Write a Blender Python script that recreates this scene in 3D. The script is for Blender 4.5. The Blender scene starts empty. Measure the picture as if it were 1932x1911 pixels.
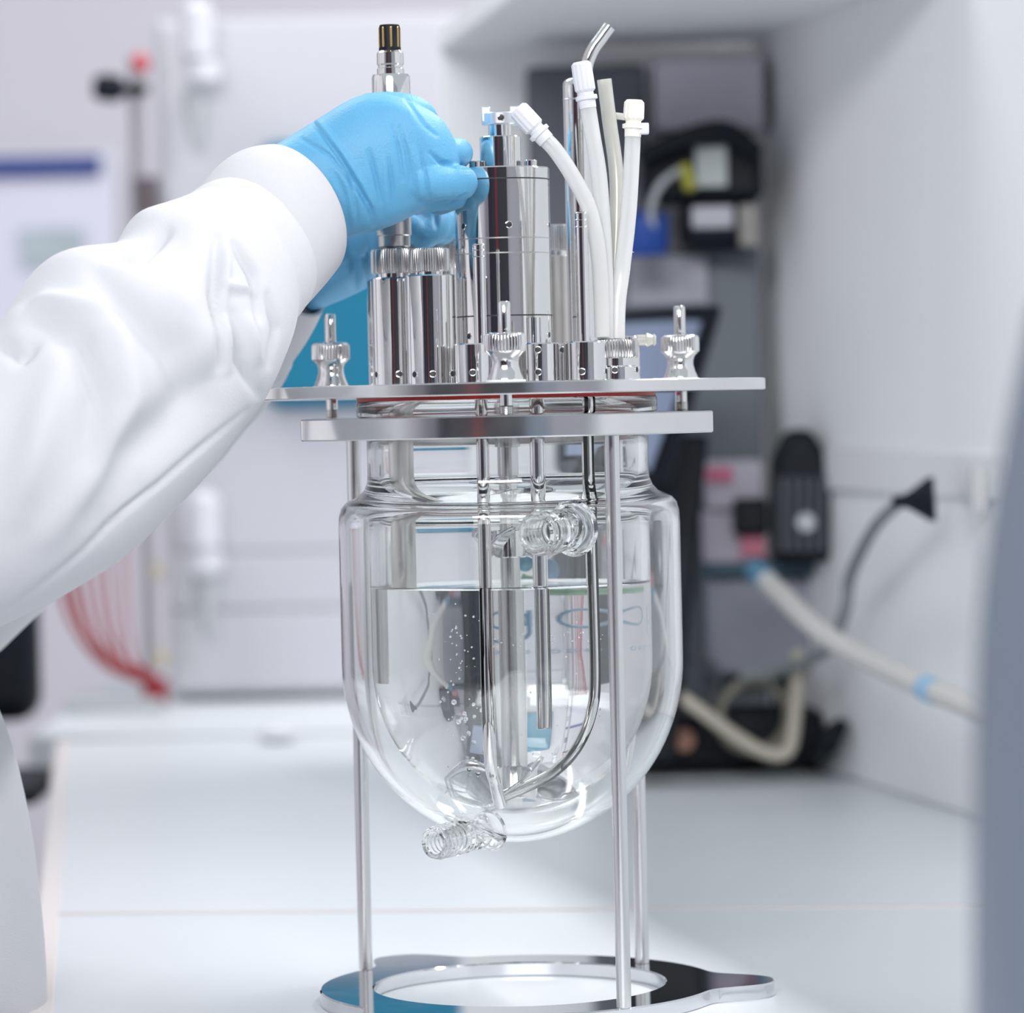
import bpy, bmesh, math, random
from mathutils import Vector, Matrix, noise
random.seed(7)
S = bpy.context.scene
COL = S.collection
PI = math.pi

# ------------------------------------------------------------------ camera
FPX, CXP, CYP = 7200.0, 966.0, 955.5
ROLL = math.radians(1.3)
PITCH = math.atan(185.0 / FPX)
TZ = 0.75                                   # table top
CAM = Vector((0.0, -1.8, TZ + 0.279))
_F = Vector((0, math.cos(PITCH), -math.sin(PITCH)))
_U = Vector((0, math.sin(PITCH), math.cos(PITCH)))
_X = Vector((1, 0, 0))
CR = _X * math.cos(ROLL) - _U * math.sin(ROLL)
CU = _X * math.sin(ROLL) + _U * math.cos(ROLL)
cd = bpy.data.cameras.new('camera')
cam = bpy.data.objects.new('camera', cd)
COL.objects.link(cam)
M = Matrix((( CR.x, CU.x, -_F.x), (CR.y, CU.y, -_F.y), (CR.z, CU.z, -_F.z))).to_4x4()
M.translation = CAM
cam.matrix_world = M
cd.sensor_width = 36
cd.lens = FPX / 1932 * 36
cd.clip_start = 0.05
cd.dof.use_dof = True
cd.dof.focus_distance = 1.745
cd.dof.aperture_fstop = 7.6
S.camera = cam

# ------------------------------------------------------------------ world, lights, exposure
w = bpy.data.worlds.new('world'); S.world = w; w.use_nodes = True
w.node_tree.nodes['Background'].inputs[0].default_value = (0.82, 0.90, 0.97, 1)
w.node_tree.nodes['Background'].inputs[1].default_value = 0.49
S.view_settings.view_transform = 'Standard'
S.view_settings.look = 'None'
S.view_settings.gamma = 1
S.view_settings.use_curve_mapping = False
S.view_settings.exposure = 0.42
S.cycles.use_denoising = True
S.cycles.max_bounces = 24
S.cycles.transmission_bounces = 20
S.cycles.glossy_bounces = 8
S.cycles.diffuse_bounces = 4
S.cycles.transparent_max_bounces = 8
S.cycles.caustics_reflective = True
S.cycles.caustics_refractive = True
S.cycles.sample_clamp_indirect = 6
S.cycles.blur_glossy = 0.3

def area(name, loc, target, sx, sy, power, color=(1, 1, 1)):
    d = bpy.data.lights.new(name, 'AREA'); d.shape = 'RECTANGLE'; d.size = sx; d.size_y = sy
    d.energy = power; d.color = color
    o = bpy.data.objects.new(name, d); COL.objects.link(o)
    o.location = loc
    o.rotation_euler = (Vector(target) - Vector(loc)).to_track_quat('-Z', 'Y').to_euler()
    return o
def strip(name, loc, along, down, sx, sy, power, color):
    o = area(name, loc, (0, 0, 0), sx, sy, power, color)
    y = Vector(along).normalized(); z = -Vector(down); z = (z - y * z.dot(y)).normalized(); x = y.cross(z)
    o.rotation_euler = Matrix((x, y, z)).transposed().to_euler()
    return o
strip('ceiling_or_fill_lamp', (1.09, 0.75, 2.64), (-0.212, 0.977, 0), (-0.45, 0, -1), 0.09, 3.2, 47, (1.0, 0.97, 0.98))
area('ceiling_or_fill_lamp', (-0.4, -3.3, 2.45), (0.1, 0.9, 1.0), 2.2, 0.6, 70, (0.98, 0.98, 1.0))  # added frontal fill behind the camera, brightens upright faces
area('ceiling_or_fill_lamp', (-0.8, 1.25, 2.62), (-0.3, 0.9, 0.7), 1.0, 0.8, 10, (0.97, 0.98, 1.0))  # added fill that lifts the far left of the bench

# ------------------------------------------------------------------ pixel helpers (authoring aid: a pixel and a distance give a point)
def P(u, v, D):
    d = _F + CR * ((u - CXP) / FPX) + CU * ((CYP - v) / FPX)
    return CAM + d * (D / d.y)
def onz(u, v, z):
    d = _F + CR * ((u - CXP) / FPX) + CU * ((CYP - v) / FPX)
    return CAM + d * ((z - CAM.z) / d.z)
def proj(p):
    q = p - CAM
    f = q.dot(_F)
    return CXP + FPX * q.dot(CR) / f, CYP - FPX * q.dot(CU) / f

# ------------------------------------------------------------------ materials
def mat(name, color, rough=0.5, metal=0.0, **k):
    m = bpy.data.materials.new(name); m.use_nodes = True
    nt = m.node_tree; b = nt.nodes['Principled BSDF']
    b.inputs['Base Color'].default_value = (*color, 1)
    b.inputs['Roughness'].default_value = rough
    b.inputs['Metallic'].default_value = metal
    for a, v in k.items():
        b.inputs[a.replace('_', ' ')].default_value = v
    return m
def add_noise(m, scale=20, amt=0.06, rough=0.0, bump=0.0, bscale=None, stretch=(1, 1, 1)):
    nt = m.node_tree; b = nt.nodes['Principled BSDF']
    tc = nt.nodes.new('ShaderNodeTexCoord'); mp = nt.nodes.new('ShaderNodeMapping')
    mp.inputs['Scale'].default_value = stretch
    nt.links.new(tc.outputs['Object'], mp.inputs['Vector'])
    n = nt.nodes.new('ShaderNodeTexNoise'); n.inputs['Scale'].default_value = scale
    n.inputs['Detail'].default_value = 4
    nt.links.new(mp.outputs[0], n.inputs['Vector'])
    c = b.inputs['Base Color'].default_value[:]
    mx = nt.nodes.new('ShaderNodeMix'); mx.data_type = 'RGBA'
    mx.inputs[6].default_value = (*[max(0, x * (1 - amt)) for x in c[:3]], 1)
    mx.inputs[7].default_value = (*[min(1, x * (1 + amt)) for x in c[:3]], 1)
    nt.links.new(n.outputs['Fac'], mx.inputs[0]); nt.links.new(mx.outputs[2], b.inputs['Base Color'])
    if rough:
        mr = nt.nodes.new('ShaderNodeMapRange')
        r0 = b.inputs['Roughness'].default_value
        mr.inputs['To Min'].default_value = max(0.01, r0 - rough); mr.inputs['To Max'].default_value = r0 + rough
        nt.links.new(n.outputs['Fac'], mr.inputs['Value']); nt.links.new(mr.outputs[0], b.inputs['Roughness'])
    if bump:
        n2 = nt.nodes.new('ShaderNodeTexNoise'); n2.inputs['Scale'].default_value = bscale or scale * 4
        nt.links.new(mp.outputs[0], n2.inputs['Vector'])
        bp = nt.nodes.new('ShaderNodeBump'); bp.inputs['Strength'].default_value = bump; bp.inputs['Distance'].default_value = 0.001
        nt.links.new(n2.outputs['Fac'], bp.inputs['Height']); nt.links.new(bp.outputs[0], b.inputs['Normal'])
    return m
chrome = add_noise(mat('polished steel', (0.80, 0.79, 0.78), 0.07, 1), 60, 0.03, 0.02)
chrome_dull = add_noise(mat('brushed steel', (0.74, 0.735, 0.73), 0.24, 1), 60, 0.03, 0.03, stretch=(8, 8, 0.3))
knurl_steel = mat('knurled steel', (0.62, 0.615, 0.61), 0.22, 1)
plate_steel = add_noise(mat('plate steel', (0.76, 0.755, 0.75), 0.16, 1), 50, 0.04, 0.05)
mirror_steel = add_noise(mat('mirror steel', (0.70, 0.71, 0.73), 0.06, 1), 50, 0.04, 0.03)
probe_steel = add_noise(mat('satin steel', (0.62, 0.60, 0.58), 0.3, 1), 80, 0.05, 0.05)
alu = mat('aluminium', (0.80, 0.83, 0.88), 0.3, 0.9)
darkhole = mat('dark recess', (0.02, 0.02, 0.022), 0.5)
black_pl = mat('black plastic', (0.004, 0.006, 0.010), 0.5, Specular_IOR_Level=0.2)
gold = mat('gold contact', (0.85, 0.6, 0.25), 0.25, 1)
white_washer = mat('white washer', (0.85, 0.86, 0.9), 0.4)
gasket_m = mat('red silicone', (0.80, 0.035, 0.02), 0.4)
def glassmat(name, ior, col=(1, 1, 1), rough=0.0):
    m = bpy.data.materials.new(name); m.use_nodes = True
    nt = m.node_tree; nt.nodes.remove(nt.nodes['Principled BSDF'])
    g = nt.nodes.new('ShaderNodeBsdfGlass'); g.inputs['IOR'].default_value = ior
    g.inputs['Color'].default_value = (*col, 1); g.inputs['Roughness'].default_value = rough
    nt.links.new(g.outputs[0], nt.nodes['Material Output'].inputs[0])
    return m
glass = glassmat('borosilicate glass', 1.47, (0.997, 1.0, 0.996))
water_m = glassmat('water', 1.33, (1, 1, 1))
bubble_m = glassmat('bubble', 0.75)
silicone = mat('translucent silicone', (0.88, 0.88, 0.87), 0.2)
_b = silicone.node_tree.nodes['Principled BSDF']
_b.inputs['Subsurface Weight'].default_value = 0.5; _b.inputs['Subsurface Radius'].default_value = (0.004, 0.004, 0.004)
_b.inputs['Subsurface Scale'].default_value = 1.0; _b.inputs['Transmission Weight'].default_value = 0.45
silicone2 = silicone.copy(); silicone2.name = 'clear silicone'
_b = silicone2.node_tree.nodes['Principled BSDF']
_b.inputs['Base Color'].default_value = (0.82, 0.81, 0.75, 1); _b.inputs['Transmission Weight'].default_value = 0.6
cap_white = mat('white luer cap', (0.74, 0.74, 0.77), 0.35)
cap_cream = mat('cream luer cap', (0.88, 0.85, 0.77), 0.35)
glove_m = add_noise(mat('nitrile glove', (0.115, 0.39, 0.63), 0.5), 30, 0.05, 0.05, 0.25, 900)
glove_m.node_tree.nodes['Principled BSDF'].inputs['Subsurface Weight'].default_value = 0.08
glove_m.node_tree.nodes['Principled BSDF'].inputs['Subsurface Radius'].default_value = (0.002, 0.003, 0.005)
coat_m = add_noise(mat('white cotton', (0.61, 0.61, 0.635), 0.85), 12, 0.02, 0, 0.25, 1500)
cuff_m = mat('knitted cuff', (0.59, 0.59, 0.61), 0.9)
def weave(m, sc):
    nt = m.node_tree; b = nt.nodes['Principled BSDF']
    tc = nt.nodes.new('ShaderNodeTexCoord'); wv = nt.nodes.new('ShaderNodeTexWave')
    wv.inputs['Scale'].default_value = sc; wv.bands_direction = 'DIAGONAL'
    nt.links.new(tc.outputs['Object'], wv.inputs['Vector'])
    bp = nt.nodes.new('ShaderNodeBump'); bp.inputs['Strength'].default_value = 0.25; bp.inputs['Distance'].default_value = 0.0005
    nt.links.new(wv.outputs['Fac'], bp.inputs['Height']); nt.links.new(bp.outputs[0], b.inputs['Normal'])
weave(cuff_m, 700)
skin_m = mat('skin', (0.6, 0.38, 0.28), 0.5)

# ------------------------------------------------------------------ mesh helpers
def new_bm(): return bmesh.new()
ORG = {}
def link(name, bm, m, parent=None, origin=None, smooth=True, recalc=True, bevel=0, auto=35):
    """vertices are in world space; the object's origin sits at `origin`"""
    if recalc and len(bm.faces): bmesh.ops.recalc_face_normals(bm, faces=bm.faces)
    me = bpy.data.meshes.new(name); 
    if origin is None: origin = ORG[parent.name] if parent else Vector((0, 0, 0))
    origin = Vector(origin)
    bmesh.ops.translate(bm, verts=bm.verts, vec=-origin)
    bm.to_mesh(me); bm.free()
    ms = m if isinstance(m, (list, tuple)) else [m]
    for x in ms: me.materials.append(x)
    o = bpy.data.objects.new(name, me); COL.objects.link(o)
    ORG[o.name] = origin.copy()
    if parent:
        o.parent = parent; o.location = origin - ORG[parent.name]
    else:
        o.location = origin
    if smooth:
        me.polygons.foreach_set('use_smooth', [True] * len(me.polygons))
        if auto: me.set_sharp_from_angle(angle=math.radians(auto))
    if bevel:
        b = o.modifiers.new('bevel', 'BEVEL'); b.width = bevel; b.segments = 2; b.limit_method = 'ANGLE'
    return o
def tag(o, label=None, cat=None, group=None, kind=None):
    if label: o['label'] = label
    if cat: o['category'] = cat
    if group: o['group'] = group
    if kind: o['kind'] = kind
    return o
def thing(name, loc, label, cat, group=None):
    o = bpy.data.objects.new(name, None); COL.objects.link(o); o.location = loc
    o.empty_display_size = 0.05
    ORG[o.name] = Vector(loc)
    return tag(o, label, cat, group)
def struct(name, bm, m, **k):
    o = link(name, bm, m, **k); o['kind'] = 'structure'; return o
def box(bm, c, s, rz=0, mi=0, rot=None):
    r = rot or Matrix.Rotation(rz, 4, 'Z')
    mm = Matrix.Translation(Vector(c)) @ r @ Matrix.Diagonal((*s, 1))
    res = bmesh.ops.create_cube(bm, size=1, matrix=mm)
    for v in res['verts']:
        for f in v.link_faces: f.material_index = mi
def ring_pts(c, ax, r, n, up=None, fn=None):
    ax = Vector(ax).normalized()
    a = Vector(up) if up else (Vector((0, 0, 1)) if abs(ax.z) < 0.9 else Vector((1, 0, 0)))
    e1 = (a - ax * a.dot(ax)).normalized(); e2 = ax.cross(e1)
    out = []
    for i in range(n):
        t = 2 * PI * i / n
        rr = r * (fn(t) if fn else 1)
        out.append(Vector(c) + e1 * (math.cos(t) * rr) + e2 * (math.sin(t) * rr))
    return out
def skin_rings(bm, rings, cap0=True, cap1=True, mi=0):
    vs = [[bm.verts.new(p) for p in r] for r in rings]
    n = len(vs[0])
    for a, b in zip(vs, vs[1:]):
        for i in range(n):
            f = bm.faces.new((a[i], a[(i + 1) % n], b[(i + 1) % n], b[i])); f.material_index = mi
    if cap0: bm.faces.new(vs[0]).material_index = mi
    if cap1: bm.faces.new(vs[-1]).material_index = mi
    return vs
def lathe(bm, prof, c=(0, 0, 0), n=64, ax=(0, 0, 1), cap=True, fns=None, mi=0):
    """prof: (r, h) along axis ax from point c, metres"""
    ax = Vector(ax).normalized(); c = Vector(c)
    rings = []
    for i, (r, h) in enumerate(prof):
        rings.append(ring_pts(c + ax * h, ax, max(r, 1e-6), n, fn=(fns[i] if fns else None)))
    skin_rings(bm, rings, cap, cap, mi)
def mm(prof): return [(r / 1000, h / 1000) for r, h in prof]
def cyl(bm, c, r, h, n=48, ax=(0, 0, 1), ch=0.0004, mi=0):
    lathe(bm, [(r - ch, 0), (r, ch), (r, h - ch), (r - ch, h)], c, n, ax, mi=mi)
def catmull(pts, sub=8):
    pts = [Vector(p) for p in pts]
    out = []
    for i in range(len(pts) - 1):
        p0 = pts[max(i - 1, 0)]; p1 = pts[i]; p2 = pts[i + 1]; p3 = pts[min(i + 2, len(pts) - 1)]
        for k in range(sub):
            t = k / sub
            out.append(0.5 * ((2 * p1) + (p2 - p0) * t + (2 * p0 - 5 * p1 + 4 * p2 - p3) * t * t + (3 * p1 - p0 - 3 * p2 + p3) * t ** 3))
    out.append(pts[-1])
    return out
def tube(bm, pts, r, n=20, sub=8, hollow=0, mi=0, round_end=False):
    """pts Vectors; r a number or list (per control point)"""
    if isinstance(r, (int, float)): r = [r] * len(pts)
    path = catmull(pts, sub) if sub > 1 else [Vector(p) for p in pts]
    rr = []
    for i in range(len(pts) - 1):
        for k in range(sub): rr.append(r[i] + (r[i + 1] - r[i]) * k / sub)
    rr.append(r[-1])
    if sub <= 1: rr = list(r)
    tang = [(path[min(i + 1, len(path) - 1)] - path[max(i - 1, 0)]).normalized() for i in range(len(path))]
    up = Vector((0, -1, 0)) if abs(tang[0].y) < 0.9 else Vector((0, 0, 1))
    frames = []
    e1 = (up - tang[0] * up.dot(tang[0])).normalized()
    for t in tang:
        e1 = (e1 - t * e1.dot(t)).normalized(); frames.append((e1.copy(), t.cross(e1)))
    def ringat(i, rad, off=0):
        a, b = frames[i]
        return [path[i] + tang[i] * off + a * (math.cos(2 * PI * k / n) * rad) + b * (math.sin(2 * PI * k / n) * rad) for k in range(n)]
    rings = []
    if round_end:
        for q in (0.95, 0.8, 0.5, 0.2):
            rings.append(ringat(0, rr[0] * math.sqrt(1 - q * q), -q * rr[0]))
    for i in range(len(path)): rings.append(ringat(i, rr[i]))
    if round_end:
        for q in (0.2, 0.5, 0.8, 0.95):
            rings.append(ringat(-1 % len(path), rr[-1] * math.sqrt(1 - q * q), q * rr[-1]))
    if hollow:
        inner = [ringat(i, rr[i] - hollow) for i in range(len(path))][::-1]
        vs = skin_rings(bm, rings + inner, False, False, mi)
        for i in range(n):
            bm.faces.new((vs[-1][i], vs[-1][(i + 1) % n], vs[0][(i + 1) % n], vs[0][i])).material_index = mi
    else:
        skin_rings(bm, rings, True, True, mi)
def plate(bm, fo, fi, z0, z1, c, ch=0.0007, n=360):
    cx, cy = c
    def R(f, z, d): return [Vector((cx + math.cos(t) * (f(t) + d), cy + math.sin(t) * (f(t) + d), z)) for t in [2 * PI * i / n for i in range(n)]]
    rings = [R(fo, z0, -ch), R(fo, z0 + ch, 0), R(fo, z1 - ch, 0), R(fo, z1, -ch)]
    if fi:
        rings += [R(fi, z1, ch), R(fi, z1 - ch, 0), R(fi, z0 + ch, 0), R(fi, z0, ch)]
        vs = skin_rings(bm, rings, False, False)
        for i in range(n): bm.faces.new((vs[-1][i], vs[-1][(i + 1) % n], vs[0][(i + 1) % n], vs[0][i]))
    else:
        skin_rings(bm, rings)
def copy_tree(o, parent=None):
    c = o.copy(); COL.objects.link(c)
    if parent: c.parent = parent
    for ch in list(o.children): copy_tree(ch, c)
    return c
def teeth(n, d):
    return lambda t: 1 - d * (0.5 - 0.5 * math.cos(n * t))

# ------------------------------------------------------------------ ROOM
wall_m = add_noise(mat('wall paint', (0.62, 0.60, 0.645), 0.8), 3, 0.02)
ceil_m = mat('ceiling paint', (0.85, 0.86, 0.88), 0.8)
floor_m = add_noise(mat('floor vinyl', (0.52, 0.50, 0.55), 0.4), 4, 0.04)
bm = new_bm(); box(bm, (0, 0, -0.05), (7, 9, 0.1)); struct('floor', bm, floor_m)
bm = new_bm(); box(bm, (0, 3.45, 1.4), (7, 0.1, 2.8)); struct('wall_back', bm, wall_m)
bm = new_bm(); box(bm, (-3.0, -0.2, 1.4), (0.1, 7.3, 2.8)); struct('wall_left', bm, wall_m)
bm = new_bm(); box(bm, (0, -4.0, 1.4), (7, 0.1, 2.8)); struct('wall_front', bm, wall_m)
# unseen dark and red cupboards, added behind the camera for the steel to reflect
def cupboard(x0, x1, y, h, m, label):
    t = thing('reflection_cupboard', ((x0 + x1) / 2, y, 0), label, 'cupboard')
    bm = new_bm(); box(bm, ((x0 + x1) / 2, y - 0.2, h / 2), (x1 - x0, 0.4, h)); link('body', bm, m, t, bevel=0.004)
    for s in (-1, 1):
        xm = (x0 + x1) / 2 + s * (x1 - x0) / 4
        bm = new_bm(); box(bm, (xm, y + 0.01, h / 2), ((x1 - x0) / 2 - 0.01, 0.02, h - 0.06)); d = link('door', bm, m, t, bevel=0.003)
        bm = new_bm(); cyl(bm, (xm - s * ((x1 - x0) / 4 - 0.04), y + 0.035, h / 2 - 0.08), 0.006, 0.16); link('handle', bm, chrome, d)
navy = mat('dark cupboard lacquer', (0.015, 0.018, 0.028), 0.5)
red_l = mat('dark red lacquer', (0.20, 0.015, 0.025), 0.5)
cupboard(-2.35, -1.05, -3.5, 2.1, navy, 'wide dark navy cupboard added for reflections at the front wall, left of the red one')
cupboard(-1.04, -0.72, -3.5, 2.1, red_l, 'narrow dark red cupboard added for reflections at the front wall')
cupboard(-0.71, 0.75, -3.5, 2.1, navy, 'wide dark navy cupboard added for reflections at the front wall, right of the red one')

# ------------------------------------------------------------------ TABLE
table_m = add_noise(mat('white laminate', (0.63, 0.665, 0.69), 0.35), 5, 0.015)
edge_m = mat('cream edge band', (0.66, 0.62, 0.61), 0.5)
seam_m = mat('beige joint strip', (0.62, 0.57, 0.55), 0.6)
a = onz(128, 1397, TZ); b = onz(92, 1911, TZ)
dirv = (b - a); dirv.z = 0; dirv.normalize()
def prism(bm, pts, z0, z1, mi=0):
    lo = [bm.verts.new((p[0], p[1], z0)) for p in pts]; hi = [bm.verts.new((p[0], p[1], z1)) for p in pts]
    n = len(pts)
    fs = [bm.faces.new(lo), bm.faces.new(hi)]
    for i in range(n): fs.append(bm.faces.new((lo[i], lo[(i + 1) % n], hi[(i + 1) % n], hi[i])))
    for f in fs: f.material_index = mi
near = a + dirv * (a.y + 1.55) / abs(dirv.y)
wr0 = onz(1445, 1422, TZ); wr1 = onz(1850, 1545, TZ); wd = (wr1 - wr0); wd.z = 0; wd.normalize()
wall_near = wr0 + wd * 1.9
tdir = Vector((math.cos(math.radians(7)), math.sin(math.radians(7)), 0))
c2 = a + Vector((1.6, 0, 0))
seamL = onz(150, 1724, TZ); seamR = onz(1850, 1709, TZ); sd = (seamR - seamL).normalized()
def xline(p, d, q, e):      # intersection in plan
    k = ((q.x - p.x) * e.y - (q.y - p.y) * e.x) / (d.x * e.y - d.y * e.x)
    return p + d * k
sL = xline(seamL, sd, a, dirv); sR = sL + sd * 1.6
t = thing('laboratory_bench', (0.2, 0.3, 0), 'long white laminate bench with cream edges under the glass reactor', 'bench')
gp = 0.0011
bm = new_bm(); prism(bm, [a, c2, sR + Vector((0, gp, 0)), sL + Vector((0, gp, 0))], TZ - 0.03, TZ); link('worktop', bm, table_m, t, bevel=0.002)
bm = new_bm(); prism(bm, [sL - Vector((0, gp, 0)), sR - Vector((0, gp, 0)), Vector((1.9, -1.55, 0)), near], TZ - 0.03, TZ); link('worktop', bm, table_m, t, bevel=0.002)
bm = new_bm(); prism(bm, [sL + Vector((0.001, gp + 0.0025, 0)), sR + Vector((0, gp + 0.0025, 0)), sR - Vector((0, gp + 0.0025, 0)), sL + Vector((0.001, -gp - 0.0025, 0))], TZ - 0.028, TZ + 0.0006); tag(link('joint_strip', bm, seam_m, t), 'beige joint strip across the bench')
e0 = Vector((-0.012, 0, 0))
bm = new_bm(); prism(bm, [a + e0 + Vector((0, .004, 0)), a + Vector((0.004, .004, 0)), near + Vector((0.004, 0, 0)), near + e0], TZ - 0.032, TZ + 0.0004); tag(link('edge_band', bm, edge_m, t, bevel=0.003), 'cream edge band')
for p in (a + Vector((0.08, -0.08, 0)), c2 + Vector((-0.3, -0.1, 0)), near + Vector((0.1, 0.1, 0)), Vector((1.8, -1.45, 0))):
    bm = new_bm(); box(bm, (p.x, p.y, (TZ - 0.03) / 2), (0.04, 0.04, TZ - 0.03)); link('leg', bm, alu, t, bevel=0.002)
# second bench behind
t = thing('back_bench', (-0.1, 1.85, 0), 'white back bench carrying the tall white cabinet', 'bench')
bm = new_bm(); box(bm, (0.12, 1.98, TZ - 0.015), (1.1, 0.85, 0.03)); link('worktop', bm, table_m, t, bevel=0.002)
for x in (-0.38, 0.6):
    for y in (1.62, 2.34):
        bm = new_bm(); box(bm, (x, y, (TZ - 0.03) / 2), (0.04, 0.04, TZ - 0.03)); link('leg', bm, alu, t, bevel=0.002)

# ------------------------------------------------------------------ ENCLOSURE on the right (side wall, back panel, top panel)
encl_m = add_noise(mat('pale grey panel', (0.84, 0.855, 0.86), 0.6), 3, 0.02)
ztop = TZ + 0.565
nrm = Vector((-wd.y, wd.x, 0))
if nrm.x < 0: nrm = -nrm
t = thing('open_enclosure', wr0 + Vector((0, 0, 0)), 'pale grey open-fronted enclosure with side, back and top panels right of the reactor', 'enclosure')
bm = new_bm(); prism(bm, [wr0 - wd * 0.0, wall_near, wall_near + nrm * 0.02, wr0 + nrm * 0.02], TZ, ztop + 0.02); link('side_panel', bm, encl_m, t, bevel=0.002)
bl = P(842, 700, 4.86 - 1.8); bl.z = 0
bm = new_bm(); prism(bm, [bl, wr0 + nrm * 0.02, wr0 + nrm * 0.02 + Vector((0, .02, 0)), bl + Vector((0, .02, 0))], TZ, ztop + 0.02); link('back_panel', bm, encl_m, t, bevel=0.002)
f0 = bl + Vector((0.075, -0.5, 0)); f1 = wr0 + wd * 0.52
bm = new_bm(); prism(bm, [bl, f0, f1, wr0], ztop, ztop + 0.018); link('top_panel', bm, encl_m, t, bevel=0.002)
# socket strip on the side panel
def wallpt(u, v, off=0.0):       # pixel onto the inner face of the side panel
    d = _F + CR * ((u - CXP) / FPX) + CU * ((CYP - v) / FPX)
    k = (wr0 - nrm * off - CAM).dot(nrm) / d.dot(nrm)
    return CAM + d * k
q0 = wallpt(1560, 905); q1 = wallpt(1925, 905)
trunk_m = mat('cable trunking', (0.79, 0.80, 0.80), 0.5)
t = thing('cable_trunking', q1, 'off white cable trunking along the pale side panel', 'trunking')
bm = new_bm(); prism(bm, [q0, q1, q1 - nrm * 0.004, q0 - nrm * 0.004], q1.z - 0.014, q1.z + 0.018); link('channel', bm, trunk_m, t, bevel=0.002)
q = wallpt(1876, 925)
bm = new_bm(); prism(bm, [q - wd * 0.004 - nrm * .004, q + wd * 0.004 - nrm * .004, q + wd * 0.004 - nrm * 0.016, q - wd * 0.004 - nrm * 0.016], q.z - 0.014, q.z + 0.016); link('socket', bm, mat('socket grey', (0.5, 0.5, 0.5), 0.5), t, bevel=0.001)

# ------------------------------------------------------------------ BACKGROUND THINGS
def pbox(name, u0, v0, u1, v1, D, depth, m, parent=None, bevel=0.004, label=None, cat=None, group=None, skew=0, seg=3):
    """box whose front face covers the given pixels at distance D"""
    p = [P(u0, v1, D), P(u1, v1, D), P(u1, v0, D), P(u0, v0, D)]
    x0 = (p[0].x + p[3].x) / 2; x1 = (p[1].x + p[2].x) / 2; z0 = (p[0].z + p[1].z) / 2; z1 = (p[2].z + p[3].z) / 2
    y = D - 1.8
    bm = new_bm(); box(bm, ((x0 + x1) / 2, y + depth / 2, (z0 + z1) / 2), (x1 - x0, depth, z1 - z0))
    org = None if parent else Vector(((x0 + x1) / 2, y + depth / 2, z0))
    o = link(name, bm, m, parent, origin=org)
    if bevel:
        b = o.modifiers.new('bevel', 'BEVEL'); b.width = bevel; b.segments = seg; b.limit_method = 'ANGLE'
    if label: tag(o, label, cat, group)
    return o
white_cab = add_noise(mat('white lacquer', (0.49, 0.49, 0.53), 0.35), 3, 0.015)
white2 = mat('bright white plastic', (0.62, 0.62, 0.66), 0.5)
greyp = mat('grey plastic', (0.42, 0.44, 0.46), 0.5)
D = 3.72
t = thing('white_cabinet', P(570, 1320, D), 'tall white laboratory cabinet with a teal front panel behind the reactor', 'cabinet')
pbox('body', 305, 28, 1010, 1308, D, 0.3, white_cab, t, 0.006)
pbox('door', 318, 40, 1000, 1034, D - 0.005, 0.005, white_cab, t, 0.001)
dr = pbox('drawer', 318, 1037, 1000, 1144, D - 0.005, 0.005, white_cab, t, 0.004)
pbox('drawer', 318, 1147, 1000, 1298, D - 0.005, 0.005, white_cab, t, 0.004)
for (v, k) in ((62, 0), (985, 1)):
    bm = new_bm()
    c = P(385 if k else 372, v, D - 0.05); cyl(bm, c - Vector((0, 0, 0.03)), 0.016, 0.06, ch=0.008); h = link('hinge_cap', bm, white2, t)
    c = P(388 if k else 382, v + 78, D - 0.045)
    bm = new_bm(); cyl(bm, c - Vector((0, 0, 0.012)), 0.017, 0.026, ch=0.006); link('hinge_cap', bm, white2, t)
    c = P(390 if k else 368, v + 150, D - 0.035)
    bm = new_bm(); lathe(bm, mm([(5, -32), (11, 10), (12, 22)]), c); link('grey_cone', bm, greyp, t)  # grey cone below each pair of caps
# teal panel
teal = mat('teal plastic', (0.006, 0.155, 0.26), 0.6, Specular_IOR_Level=0.25)
tag(pbox('front_panel', 492, 262, 888, 766, D - 0.038, 0.034, teal, t, 0.016, seg=5), 'teal rounded front panel')
# notice board
t = thing('notice_board', P(60, 700, 5.14), 'white notice board with a blue header bar on the back wall at left', 'board')
Dn = 5.13
pbox('board', -330, 290, 222, 800, Dn - 0.02, 0.03, mat('board white', (0.72, 0.72, 0.80), 0.5), t, 0.003)
pbox('header_bar', -330, 298, 190, 334, Dn - 0.035, 0.014, mat('blue header', (0.004, 0.03, 0.22), 0.5), t, 0.001)
pbox('paper', -300, 350, 205, 640, Dn - 0.027, 0.006, mat('paper', (0.72, 0.71, 0.82), 0.7), t, 0)
pbox('printed_block', 38, 430, 160, 505, Dn - 0.033, 0.005, add_noise(mat('grey print', (0.42, 0.49, 0.52), 0.7), 40, 0.3), t, 0)
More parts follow.
